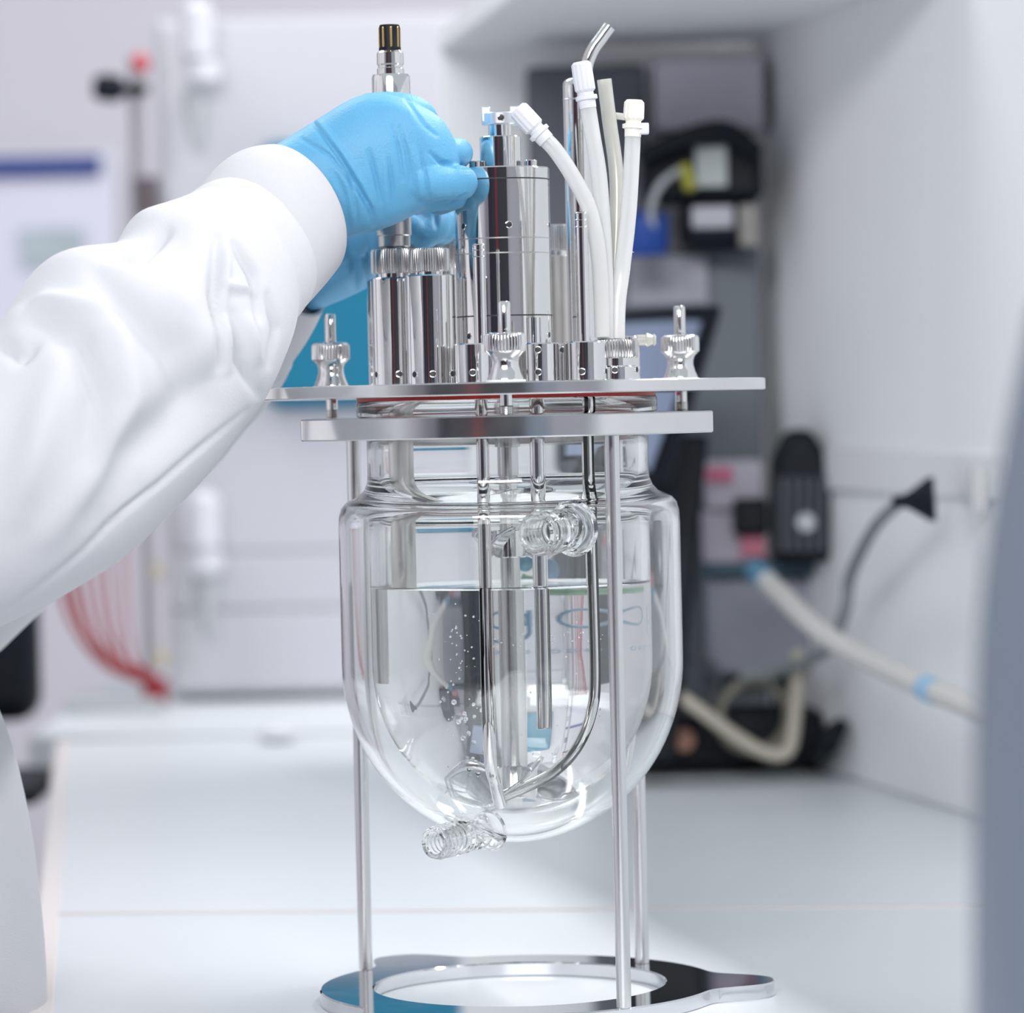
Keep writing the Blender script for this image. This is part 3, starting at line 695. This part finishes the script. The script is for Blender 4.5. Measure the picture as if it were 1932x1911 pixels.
bm = new_bm(); cyl(bm, Vector((cx, c.y, zz - .0003)), 0.0058, z2 - zz + .0006, ch=.0001); link('shaft', bm, chrome, o)
bm = new_bm(); cyl(bm, Vector((cx, c.y, z2)), 0.0088, z3 - z2, ch=.0005); cp = link('coupling', bm, alu, o)
screws(cp, Vector((cx, c.y, 0)), 0.0088, (z2 + z3) / 2, (0.05,))
for s in (-1, 1):
    bm = new_bm(); box(bm, (cx + s * 0.0067, c.y - .001, (z2 + .0012 + z4) / 2), (0.0043, 0.007, z4 - z2 - .0012)); link('prong', bm, alu, cp, bevel=0.0005)
# low holders with thin tubes
o, c, r = body_px('tube_holder', 893, 74, 648, -58); screws(o, c, r, at(893, 703, -58).z, (-.05, -1.25, 1.3))
bm = new_bm(); q = at(903, 460, -58); q0 = at(906, 1200, -58)
tube(bm, [Vector((q.x, q.y, LID + .008)), q], 0.0029, sub=1, n=24)
for v in (462, 472, 484): lathe(bm, [(0.0027, -.0005), (.0032, 0), (.0027, .0005)], Vector((q.x, q.y, at(903, v, -58).z)), n=24)
link('dip_tube', bm, chrome, br)
THIN1 = q.copy()
o, c, r = body_px('tube_holder', 846, 34, 655, -20); screws(o, c, r, at(846, 665, -20).z, (0,)); screws(o, c, r, at(846, 706, -20).z, (0,))
o, c, r = body_px('tube_holder', 1018, 74, 647, -52); screws(o, c, r, at(1018, 660, -52).z, (-0.1,)); screws(o, c, r, at(1018, 702, -52).z, (-0.1,))
q = at(1007, 599, -52)
bm = new_bm(); tube(bm, [Vector((q.x, q.y, LID + .008)), q], 0.0034, sub=1, n=24); link('dip_tube', bm, chrome, br)
THIN2 = q.copy()
o, c, r = body_px('tube_holder', 1066, 50, 648, -20); screws(o, c, r, at(1066, 660, -20).z, (-0.2,))
o, c, r = body_px('tube_holder', 1104, 82, 644, -50); screws(o, c, r, at(1104, 701, -50).z, (-0.2, 1.15))
q = at(1096, 400, -50)
bm = new_bm(); tube(bm, [Vector((q.x, q.y, LID + .008)), q], 0.0030, sub=1, n=24)
for v in (402, 415, 428): lathe(bm, [(0.0028, -.0005), (.0033, 0), (.0028, .0005)], Vector((q.x, q.y, at(1096, v, -50).z)), n=24)
link('dip_tube', bm, chrome, br)
THIN3 = q.copy()
# multi port with knurled cap at the right
o, c, r = body_px('multi_port', 1163, 84, 690, -38); screws(o, c, r, at(1163, 698, -38).z, (-.1, 1.1))
z0 = at(1163, 676, -38).z; z1 = at(1163, 640, -38).z
bm = new_bm(); cyl(bm, Vector((c.x, c.y, c.z - .0004)), r * .8, z0 - c.z + .001); link('neck', bm, chrome, o)
knurl(o, c, r * 1.0, z0, z1)
MP = Vector((c.x, c.y, z1))
o, c, r = body_px('side_port', 1186, 40, 634, 10)
q = at(1188, 642, 10)
bm = new_bm(); lathe(bm, mm([(2.6, 0), (2.6, 4.5), (3.4, 5.2), (2.2, 8), (3.0, 8.6), (2.0, 9.5)]), q + Vector((0.003, 0, 0)), n=24, ax=(1, 0, 0)); link('barb', bm, silicone2, o)
# tall exhaust column with bent tube
o, c, r = body_px('exhaust_column', 1089, 54, 160, 28, ch=0.0002)
bm = new_bm(); lathe(bm, [(r - .0002, -.0002)] + [(r - .0045 + .0045 * math.cos(math.radians(q_)), .0034 * math.sin(math.radians(q_))) for q_ in range(0, 91, 15)], c, n=48); link('dome_cap', bm, chrome, o)
zb = at(1089, 188, 28).z
bm = new_bm(); lathe(bm, [(r, zb - .0004), (r + .0003, zb), (r, zb + .0004)], Vector((c.x, c.y, 0)), n=48); link('seam', bm, probe_steel, o)
bm = new_bm(); tube(bm, [at(1105, 160, 28), at(1107, 125, 28), at(1118, 95, 28), at(1134, 72, 28), at(1150, 50, 28)], 0.0030, n=24); link('outlet_tube', bm, chrome, o)
# silicone tubes with luer caps
def luer_cap(parent, p, ax, r, L, m, ribs=8):
    ax = Vector(ax).normalized()
    bm = new_bm()
    lathe(bm, [(r * .8, 0), (r, .001), (r, L * .55), (r * .97, L - .0012), (r * .75, L)], p, n=120, ax=ax, fns=[None, teeth(12, .06), teeth(12, .06), teeth(12, .03), None])
    link('luer_cap', bm, m, parent)
    bm = new_bm(); lathe(bm, [(r * .6, -0.008), (r * .8, -.0075), (r * .82, -.004), (r * 1.05, -.0036), (r * 1.05, -.0018), (r * .75, -.0014), (r * .75, .0005)], p, n=32, ax=ax); link('luer_fitting', bm, m, parent)
def sil(pts, rad, m, cap=None, label=None):
    bm = new_bm(); tube(bm, pts, rad, n=24, hollow=(rad * .4 if not cap else 0))
    o = link('silicone_tube', bm, m, br)
    if cap:
        a_ = (pts[0] - pts[1]).normalized(); luer_cap(o, pts[0] + a_ * .0065, a_, cap[0], cap[1], cap[2])
    return o
sil([at(1028, 262, -46), at(1050, 286, -46), at(1082, 335, -45), at(1112, 395, -44), at(1128, 470, -43), at(1134, 550, -42), at(1137, 636, -42)], 0.0037, silicone, (0.0050, 0.0125, cap_white))
sil([at(1109, 200, -38), at(1117, 250, -38), at(1130, 330, -38), at(1137, 420, -38), at(1142, 520, -38), at(1144, 640, -40)], 0.0037, silicone, (0.0048, 0.0140, cap_white))
sil([at(1140, 150, -18), at(1150, 230, -18), at(1163, 330, -20), at(1163, 430, -24), at(1158, 540, -28), at(1160, 640, -30)], 0.0034, silicone2)
sil([at(1194, 254, -34), at(1192, 300, -34), at(1186, 400, -34), at(1175, 500, -34), at(1166, 570, -36), at(1164, 640, -38)], 0.0037, silicone, (0.0048, 0.0095, cap_cream))
bm = new_bm(); q = at(1190, 222, -16); tube(bm, [q, at(1158, 218, -14)], 0.0016, sub=1, n=16); link('side_arm', bm, silicone2, br)
bm = new_bm(); box(bm, at(1214, 243, -34), (0.0050, 0.005, 0.0052)); tag(link('tube_clip', bm, cap_white, br, bevel=.0006), 'white clip on the right-hand tube')
bm = new_bm(); a1 = at(1150, 474, -20); a2 = at(1197, 476, -20)
q = [at(1146, 467, -22), at(1180, 467, -22), at(1197, 476, -22), at(1146, 479, -22)]
quad_slab(bm, [q[3], q[2], q[1], q[0]], 0.0015); tag(link('cable_tie', bm, cap_white, br), 'white cable tie tip')
# -- inside the vessel
def vtube(x, y, z0, z1, r, name, m=chrome, extra=None):
    bm = new_bm(); lathe(bm, mm([(r - .3, z0), (r, z0 + .4), (r, z1)]), W(x, y, 0), n=32); return link(name, bm, m, br)
def loc(p): return ((p.x - AX.x) * 1000, (p.y - AX.y) * 1000)
x, y = loc(THIN2); vtube(x, y, 133, 287, 3.4, 'dip_tube')
x1_, y1_ = loc(THIN1)
bm = new_bm(); tube(bm, [W(x1_, y1_, 287), W(x1_, y1_, 200), W(x1_, y1_, 125), W(x1_ + 2, y1_ + 10, 108), W(x1_ + 4, y1_ + 22, 97)], 0.0029, n=24); link('dip_tube', bm, chrome, br)
x3, y3 = loc(THIN3)
bm = new_bm(); tube(bm, [W(x3, y3, 287), W(x3, y3, 230), W(x3 + .5, y3, 160), W(x3 - 1, y3, 140), W(x3 - 8, y3 + 5, 124), W(x3 - 20, y3 + 15, 113), W(x3 - 36, y3 + 30, 107), W(x3 - 44, y3 + 38, 105)], 0.0029, n=24); link('sparger_tube', bm, chrome, br)
bm = new_bm(); lathe(bm, mm([(3.6, 112), (4.6, 112.4), (4.6, 245), (4.9, 245.3), (4.9, 262), (6, 262.3), (6, 287)]), W(0, 0, 0), n=48); shaft = link('stirrer_shaft', bm, chrome_dull, br)
def impeller(z, tilt, rad):
    bm = new_bm(); lathe(bm, mm([(7.5, z - 7), (8, z - 6.5), (8, z + 6.5), (7.5, z + 7)]), W(0, 0, 0), n=48); hub = link('impeller_hub', bm, chrome, br)
    for k in range(3):
        an = tilt + 2 * PI * k / 3
        bm = new_bm(); rows = []
        for i in range(9):
            rr = 6 + (rad - 6) * i / 8; ch_ = 11 + 13 * math.sin(PI * min(1, i / 8 * .95 + .05)); row = []
            for j in range(7):
                s = (j / 6 - .5) * ch_ ; tw = math.radians(52 - 10 * i / 8)
                lx, ly, lz = rr, s * math.cos(tw), s * math.sin(tw) + (s * s) * 0.01
                row.append(W(lx * math.cos(an) - ly * math.sin(an), lx * math.sin(an) + ly * math.cos(an), z + lz))
            rows.append(row)
        vs = [[bm.verts.new(p) for p in r_] for r_ in rows]
        for a_, b_ in zip(vs, vs[1:]):
            for j in range(6): bm.faces.new((a_[j], a_[j + 1], b_[j + 1], b_[j]))
        o = link('blade', bm, mirror_steel, hub); s_ = o.modifiers.new('solid', 'SOLIDIFY'); s_.thickness = 0.0012
impeller(217, 2.2, 24); impeller(113, 2.75, 25)
bm = new_bm(); lathe(bm, mm([(5, 236), (19, 236.6), (20, 237.6), (19, 238.6), (7, 239.5), (6.5, 242), (5, 242)]), W(0, 0, 0), n=64); link('shaft_collar', bm, mirror_steel, br)
bm = new_bm(); lathe(bm, mm([(6.0, 150), (6.2, 151), (6.2, 246), (5.0, 287)]), W(loc(at(744, 900, 8))[0], 8, 0), n=48); 
# probe (held by the hand, its rod reaches into the water)
bm.free()
pr = thing('sensor_probe', at(744, 524, 4) , 'slim steel sensor probe with black and gold connector gripped by the blue glove', 'probe')
pc = at(746, 469, 4)
def pz(v): return at(741, v, 4).z
bm = new_bm(); lathe(bm, [(0.0058, TZ + .152), (0.0061, TZ + .153), (0.0061, pz(472)), (0.0061, pz(468))], Vector((pc.x, pc.y, 0)), n=48); link('rod', bm, probe_steel, pr)
bm = new_bm(); lathe(bm, [(0.0071, pz(467)), (0.0076, pz(465)), (.0076, pz(446)), (.0082, pz(444)), (.0083, pz(380)), (.0083, pz(170))], Vector((pc.x - .0004, pc.y, 0)), n=64); link('body', bm, probe_steel, pr)
bm = new_bm(); lathe(bm, [(0.0087, pz(200)), (0.0090, pz(199)), (.0090, pz(146)), (.0085, pz(141))], Vector((pc.x - .0003, pc.y, 0)), n=48); link('collar', bm, chrome, pr)
bm = new_bm(); lathe(bm, [(.0064, pz(141)), (.0064, pz(130)), (.0058, pz(128)), (.0058, pz(124)), (.0064, pz(121)), (.0063, pz(100)), (.0052, pz(96))], Vector((pc.x - .0004, pc.y, 0)), n=48); link('sleeve', bm, chrome, pr)
bm = new_bm(); lathe(bm, [(.0052, pz(97)), (.0052, pz(90)), (.0049, pz(88)), (.0050, pz(52)), (.0046, pz(47))], Vector((pc.x - .0004, pc.y, 0)), n=48); con = link('connector', bm, black_pl, pr); tag(con, 'black connector')
for k in range(8):
    an = 2 * PI * k / 8 + 0.15
    d = Vector((math.sin(an), -math.cos(an), 0))
    bm = new_bm(); tube(bm, [Vector((pc.x - .0004, pc.y, pz(88))) + d * .0047, Vector((pc.x - .0004, pc.y, pz(53))) + d * .0047], 0.0006, n=10, sub=1, round_end=True); tag(link('contact_pin', bm, gold, con), 'gold contact pin')
# water
wp = [(r_ + .3, z_) for r_, z_ in arc(62, 68.3, 160, -PI / 2, 0, 20)]
wp[0] = (0.0, 91.7)
wp += [(62.3, 180), (62.3, 197.6), (61.6, 197.2), (60.4, 196.5), (58, 196.3), (30, 196.3), (0, 196.3)]
bm = new_bm(); lathe(bm, mm(wp), AX, n=128, cap=False); bmesh.ops.remove_doubles(bm, verts=bm.verts, dist=2e-6)
tag(link('water', bm, water_m, origin=W(0, 0, 92), auto=50), 'clear water filling the lower half of the glass vessel', 'water')
# bubbles
bm = new_bm(); rb = random.Random(3)
for i in range(150):
    if i < 70: x = -8 + rb.gauss(0, 5) - 14; yy = -35 + rb.gauss(0, 8); zz_ = rb.uniform(110, 190)
    elif i < 110: x = rb.uniform(-30, 40); yy = rb.uniform(-50, -20); zz_ = rb.uniform(168, 178)
    else: x = rb.uniform(0, 40); yy = rb.uniform(-45, -30); zz_ = rb.uniform(120, 190)
    rad_ = rb.uniform(.0002, .0006)
    if i % 8 == 0: x = rb.uniform(-24, -12); yy = rb.uniform(-45, -30); zz_ = rb.uniform(112, 150); rad_ = rb.uniform(.0007, .0012)
    bmesh.ops.create_icosphere(bm, subdivisions=2, radius=rad_, matrix=Matrix.Translation(W(x, yy, zz_)))
tag(link('air_bubbles', bm, bubble_m, origin=W(-10, -35, 150)), 'tiny air bubbles scattered through the water in the vessel', 'bubbles', kind='stuff')

# ------------------------------------------------------------------ PERSON
def stroke_disp(uv, strokes):
    d = 0.0; px, py = uv
    for pts, wd_, amp in strokes:
        best = 1e9; bt_ = 0; L = len(pts) - 1
        for i in range(L):
            ax_, ay_ = pts[i]; bx_, by_ = pts[i + 1]
            ex, ey = bx_ - ax_, by_ - ay_
            t_ = max(0, min(1, ((px - ax_) * ex + (py - ay_) * ey) / (ex * ex + ey * ey)))
            q = (px - ax_ - ex * t_) ** 2 + (py - ay_ - ey * t_) ** 2
            if q < best: best = q; bt_ = (i + t_) / L
        q = best / (wd_ * wd_)
        if q < 9: d += amp * math.exp(-q) * (math.sin(PI * (0.12 + 0.76 * bt_)))
    return d / 1000
def displace(bm, strokes, nz=0, nscale=20, dirv_=None):
    bm.normal_update()
    view = Vector((0, -1, 0))
    mv = []
    for v in bm.verts:
        f = v.normal.dot(view)
        k = max(0, min(1, f * 2 + .15))
        d = stroke_disp(proj(v.co), strokes) * k if k > 0 else 0
        if nz: d += nz / 1000 * (noise.noise(v.co * nscale) + .5 * noise.noise(v.co * nscale * 2.3))
        mv.append(v.normal * d)
    for v, m_ in zip(bm.verts, mv): v.co += m_
def loft(bm, secs, n=48, sub=8, cap=True, pw=1.0):
    """secs: (top px, bottom px, D top, D bottom, half depth mm)"""
    C = []; H = []; RD = []
    for (tp, bp, d1, d2, rd) in secs:
        a_ = P(*tp, d1); b_ = P(*bp, d2); C.append((a_ + b_) / 2); H.append((a_ - b_) / 2); RD.append(Vector((rd / 1000, 0, 0)))
    C = catmull(C, sub); H = catmull(H, sub); RD = [q.x for q in catmull(RD, sub)]
    rings = []
    for i in range(len(C)):
        tg = (C[min(i + 1, len(C) - 1)] - C[max(i - 1, 0)]).normalized()
        h = H[i]; w_ = tg.cross(h).normalized() * RD[i]
        ring = []
        for k in range(n):
            t_ = 2 * PI * k / n
            c_, s_ = math.cos(t_), math.sin(t_)
            if pw != 1: c_ = math.copysign(abs(c_) ** pw, c_); s_ = math.copysign(abs(s_) ** pw, s_)
            ring.append(C[i] + h * c_ + w_ * s_)
        rings.append(ring)
    skin_rings(bm, rings, cap, cap)
    return rings
def remesh(bm, vox, smooth=6, fac=0.5):
    me = bpy.data.meshes.new('tmp'); bmesh.ops.recalc_face_normals(bm, faces=bm.faces); bm.to_mesh(me); bm.free()
    o = bpy.data.objects.new('tmp', me); COL.objects.link(o)
    r_ = o.modifiers.new('r', 'REMESH'); r_.mode = 'VOXEL'; r_.voxel_size = vox
    s_ = o.modifiers.new('s', 'SMOOTH'); s_.iterations = smooth; s_.factor = fac
    dg = bpy.context.evaluated_depsgraph_get(); ev = o.evaluated_get(dg)
    b2 = bmesh.new(); b2.from_mesh(ev.to_mesh()); ev.to_mesh_clear()
    bpy.data.objects.remove(o); bpy.data.meshes.remove(me)
    return b2
person = thing('person', (-0.62, 0.0, 0), 'person in white lab coat and blue gloves gripping the probe above the vessel', 'person')
# torso, legs, head: one continuous body, mostly outside the picture
def skinned(pts, edges, rad):
    me = bpy.data.meshes.new('tmp'); me.from_pydata([tuple(p) for p in pts], edges, [])
    o = bpy.data.objects.new('tmp', me); COL.objects.link(o)
    sk = o.modifiers.new('skin', 'SKIN')
    for i, r_ in enumerate(rad): me.skin_vertices[0].data[i].radius = (r_, r_) if isinstance(r_, float) else r_
    me.skin_vertices[0].data[0].use_root = True
    sb = o.modifiers.new('sub', 'SUBSURF'); sb.levels = 2
    dg = bpy.context.evaluated_depsgraph_get(); ev = o.evaluated_get(dg)
    b2 = bmesh.new(); b2.from_mesh(ev.to_mesh()); ev.to_mesh_clear()
    bpy.data.objects.remove(o); bpy.data.meshes.remove(me); return b2
ELB = P(-300, 985, 1.635); SHR = Vector((-0.60, -0.16, TZ + 0.60)); SHL = Vector((-0.62, 0.17, TZ + 0.60))
ELB2 = P(-260, 1150, 1.98); WR = P(560, 400, 1.775); WR2 = P(560, 560, 1.87)
pts = [(-.62, 0, .90), (-.62, 0, 1.10), (-.61, 0, 1.28), (-.60, 0, 1.42), (-.585, 0, 1.49), (-.57, 0, 1.60), (-.565, 0, 1.68),
       SHR, ELB, WR, SHL, ELB2, WR2, (-.62, -.09, .82), (-.61, -.10, .48), (-.63, -.10, .09), (-.53, -.10, .04), (-.62, .09, .82), (-.61, .10, .48), (-.63, .10, .09), (-.53, .10, .04)]
eds = [(0, 1), (1, 2), (2, 3), (3, 4), (4, 5), (5, 6), (2, 7), (7, 8), (8, 9), (2, 10), (10, 11), (11, 12), (0, 13), (13, 14), (14, 15), (15, 16), (0, 17), (17, 18), (18, 19), (19, 20)]
rad = [.13, .12, .13, .07, .055, .085, .07, .05, .028, .015, .05, .028, .015, .08, .055, .04, .035, .08, .055, .04, .035]
link('body', skinned(pts, eds, rad), skin_m, person)
# lab coat torso
def coat_ring(z, cx_, rx, ry, n=72, fl=0.0):
    return [Vector((cx_ + rx * math.cos(2 * PI * k / n) * (1 + fl * math.sin(9 * 2 * PI * k / n)), ry * math.sin(2 * PI * k / n) * (1 + fl * math.sin(9 * 2 * PI * k / n)), z)) for k in range(n)]
bm = new_bm()
def rx_for(u, v, cx_):   # silhouette point
    return P(u, v, 1.8).x - cx_
lv = []
for (z, rx, ry, fl) in ((1.46, .07, .08, 0), (1.43, .10, .16, 0), (1.38, .125, .20, 0), (1.25, .14, .21, 0), (1.08, .145, .20, 0), (.93, rx_for(0, 1370, -.62) - .02, .205, .01)):
    lv.append((z, rx, ry, fl))
for (u, v) in ((0, 1370), (45, 1560), (68, 1760), (79, 1911), (64, 2400)):
    p = P(u, v, 1.8); lv.append((p.z, p.x + .62, .23, .012))
rings = [coat_ring(z, -.62, rx, ry, fl=fl) for z, rx, ry, fl in lv]
skin_rings(bm, rings, True, False)
coat = link('lab_coat', bm, coat_m, person, auto=0)
sb = coat.modifiers.new('sub', 'SUBSURF'); sb.levels = 2; sb.render_levels = 2
# front sleeve
sl = [((-600, -560), (-900, -250), 1.64, 1.64, 75), ((-560, 100), (-880, 250), 1.64, 1.64, 70), ((-420, 560), (-760, 900), 1.63, 1.63, 66), ((-260, 740), (-330, 1230), 1.63, 1.63, 64), ((-90, 690), (-60, 1200), 1.645, 1.645, 60), ((28, 580), (165, 1095), 1.66, 1.66, 60), ((92, 487), (330, 960), 1.68, 1.68, 57), ((205, 468), (425, 848), 1.70, 1.70, 50), ((262, 412), (482, 775), 1.715, 1.715, 45),
      ((318, 386), (522, 690), 1.728, 1.728, 40), ((350, 372), (532, 645), 1.735, 1.735, 37.5), ((366, 360), (538, 622), 1.739, 1.739, 36), ((372, 360), (534, 612), 1.742, 1.742, 33)]
strokes_s = [
    ([(200, 476), (265, 486), (315, 440)], 11, -7), ([(215, 440), (270, 415), (320, 395)], 22, 4),
    ([(185, 520), (250, 590), (320, 660), (360, 740)], 26, -7), ([(60, 590), (150, 640), (178, 740), (170, 860)], 24, -8),
    ([(0, 650), (40, 672), (70, 640)], 14, -6), ([(20, 600), (90, 572), (190, 575)], 18, 5),
    ([(420, 690), (330, 790), (250, 860), (200, 960)], 50, -9), ([(110, 700), (60, 860), (30, 960)], 34, 7),
    ([(230, 620), (250, 760), (180, 900), (90, 1010)], 26, 5), ([(310, 540), (380, 640), (400, 720)], 40, 6),
    ([(408, 450), (400, 560), (420, 690)], 9, -5), ([(440, 462), (478, 520), (492, 600)], 8, -5), ([(425, 540), (470, 545)], 7, 3.5),
    ([(440, 590), (462, 680), (490, 745)], 9, -4.5), ([(505, 555), (522, 620), (512, 690)], 7, -3.5), ([(470, 600), (490, 680)], 8, 3.5), ([(425, 600), (440, 700)], 7, 3),
    ([(470, 775), (250, 960), (20, 1150)], 5, -2.2), ([(430, 470), (420, 580)], 7, 3), ([(380, 420), (350, 560), (330, 600)], 30, 3)]
bm = new_bm(); loft(bm, sl, n=200, sub=14, pw=0.95); displace(bm, strokes_s, 1.2, 12)
link('sleeve', bm, coat_m, person, auto=0)
cf = [((352, 385), (522, 640), 1.735, 1.735, 32), ((374, 358), (540, 612), 1.742, 1.742, 34), ((410, 314), (566, 588), 1.75, 1.75, 35), ((444, 290), (598, 552), 1.758, 1.758, 34), ((476, 284), (624, 520), 1.766, 1.766, 32)]
bm = new_bm(); r_ = loft(bm, cf, n=120, sub=8, cap=False)
cu = link('cuff', bm, cuff_m, person, auto=0)
s_ = cu.modifiers.new('solid', 'SOLIDIFY'); s_.thickness = 0.002; s_.offset = -1
# rear sleeve + cuff
sl2 = [((-600, -560), (-900, -250), 1.97, 1.97, 70), ((-500, 400), (-800, 500), 1.98, 1.98, 62), ((-300, 900), (-350, 1350), 1.98, 1.98, 55), ((0, 760), (120, 1120), 1.95, 1.95, 48), ((300, 600), (440, 850), 1.91, 1.91, 38), ((420, 530), (530, 715), 1.89, 1.89, 32)]
bm = new_bm(); loft(bm, sl2, n=80, sub=10); displace(bm, [], 3, 18); link('sleeve', bm, coat_m, person, auto=0)
bm = new_bm(); loft(bm, [((415, 532), (522, 722), 1.89, 1.89, 30), ((470, 500), (570, 655), 1.885, 1.885, 28), ((505, 480), (604, 592), 1.88, 1.88, 27)], n=80, sub=8, cap=False)
cu = link('cuff', bm, cuff_m, person, auto=0); s_ = cu.modifiers.new('solid', 'SOLIDIFY'); s_.thickness = 0.002; s_.offset = -1

# gloves
def finger(bm, pts, rads):
    tube(bm, pts, [q / 1000 for q in rads], n=20, sub=6, round_end=True)
bm = new_bm()
palm = [((452, 322), (580, 505), 1.762, 1.762, 22), ((520, 274), (650, 450), 1.773, 1.773, 24), ((600, 224), (706, 436), 1.775, 1.775, 24), ((668, 184), (752, 420), 1.775, 1.775, 23), ((722, 178), (796, 398), 1.775, 1.775, 21), ((772, 198), (822, 380), 1.778, 1.778, 18), ((800, 240), (830, 365), 1.784, 1.784, 13)]
loft(bm, palm, n=48, sub=8, pw=.92)
finger(bm, [P(700, 215, 1.780), P(752, 212, 1.782), P(790, 222, 1.788), P(796, 250, 1.803), P(782, 268, 1.818), P(758, 262, 1.826)], [10, 9.5, 8.6, 8.2, 7.6, 7])       # index
finger(bm, [P(740, 265, 1.772), P(800, 282, 1.770), P(845, 288, 1.778), P(866, 288, 1.792), P(850, 300, 1.812), P(812, 300, 1.822)], [9, 8, 7, 6.6, 6.8, 6.2])  # middle
finger(bm, [P(740, 330, 1.768), P(800, 342, 1.764), P(845, 343, 1.768), P(868, 344, 1.772), P(850, 350, 1.792), P(812, 352, 1.808)], [9.5, 9, 8.6, 8.2, 7.4, 6.4])  # ring
finger(bm, [P(740, 375, 1.775), P(800, 372, 1.778), P(850, 370, 1.782), P(856, 372, 1.786), P(828, 384, 1.802)], [9, 7.5, 6.4, 6, 5.6])  # little
finger(bm, [P(640, 400, 1.79), P(700, 380, 1.812), P(745, 330, 1.826), P(770, 285, 1.830)], [11, 10.5, 9, 7.5])  # thumb behind the probe
bm = remesh(bm, 0.0007, 9)
strokes_g = [
    ([(592, 232), (637, 290), (673, 347), (699, 394), (708, 430)], 5, -2.2), ([(602, 232), (648, 292), (682, 347), (706, 394)], 6, 1.0),
    ([(570, 262), (621, 292), (660, 340), (690, 382)], 4, -1.3), ([(696, 285), (709, 337), (718, 380)], 4.5, -1.6), ([(732, 300), (740, 347), (744, 392)], 4, -1.3),
    ([(742, 238), (753, 285), (760, 340)], 4.5, -1.4), ([(755, 240), (768, 290), (778, 350)], 4.5, -1.3), ([(795, 290), (805, 342), (812, 386)], 3.5, -1.5),
    ([(766, 189), (784, 215), (802, 238), (823, 256)], 4, -1.4), ([(812, 288), (832, 306), (860, 312), (892, 314)], 4, -2.2), ([(720, 195), (770, 215), (800, 262)], 14, 1.6),
    ([(520, 300), (560, 330), (600, 390), (640, 430)], 10, -1.4), ([(660, 330), (670, 380), (675, 430)], 5, -1.2), ([(620, 300), (650, 370), (660, 430)], 7, -1.0),
    ([(845, 385), (870, 372), (880, 366)], 3, -1.0), ([(726, 300), (728, 350), (730, 400)], 5, .8), ([(780, 280), (790, 330), (796, 390)], 5, .8), ([(500, 300), (540, 296), (580, 318)], 5, -1.0)]
displace(bm, strokes_g, 0.25, 60)
link('glove', bm, glove_m, person, auto=0)
bm = new_bm()
loft(bm, [((500, 490), (585, 590), 1.885, 1.885, 20), ((560, 440), (612, 580), 1.885, 1.885, 24), ((640, 405), (690, 545), 1.885, 1.885, 24), ((700, 380), (722, 520), 1.885, 1.885, 22), ((760, 375), (770, 480), 1.88, 1.88, 17), ((800, 380), (800, 440), 1.878, 1.878, 11)], n=48, sub=8)
finger(bm, [P(740, 400, 1.875), P(800, 385, 1.87), P(838, 392, 1.862), P(848, 415, 1.855), P(832, 438, 1.848)], [9, 8.5, 8, 7.5, 6.5])
finger(bm, [P(740, 420, 1.872), P(790, 405, 1.86), P(818, 408, 1.848), P(820, 430, 1.842), P(800, 446, 1.838)], [9, 8.3, 7.8, 7.2, 6.3])
finger(bm, [P(730, 380, 1.885), P(800, 350, 1.885), P(836, 350, 1.875), P(845, 372, 1.868)], [9, 8, 7.5, 6.5])
finger(bm, [P(730, 350, 1.89), P(790, 325, 1.89), P(820, 322, 1.88), P(832, 340, 1.872)], [8.5, 7.5, 7, 6])
finger(bm, [P(690, 450, 1.868), P(735, 440, 1.85), P(768, 432, 1.842), P(785, 436, 1.838)], [10, 9, 7.5, 6.5])
bm = remesh(bm, 0.0011, 6)
displace(bm, [([(690, 450), (694, 490), (700, 530)], 6, -2), ([(560, 585), (640, 510), (700, 480)], 9, -1.6), ([(650, 450), (670, 500), (672, 550)], 7, -1.6), ([(820, 400), (824, 430)], 4, -1.5)], 0.4, 50)
link('glove', bm, glove_m, person, auto=0)
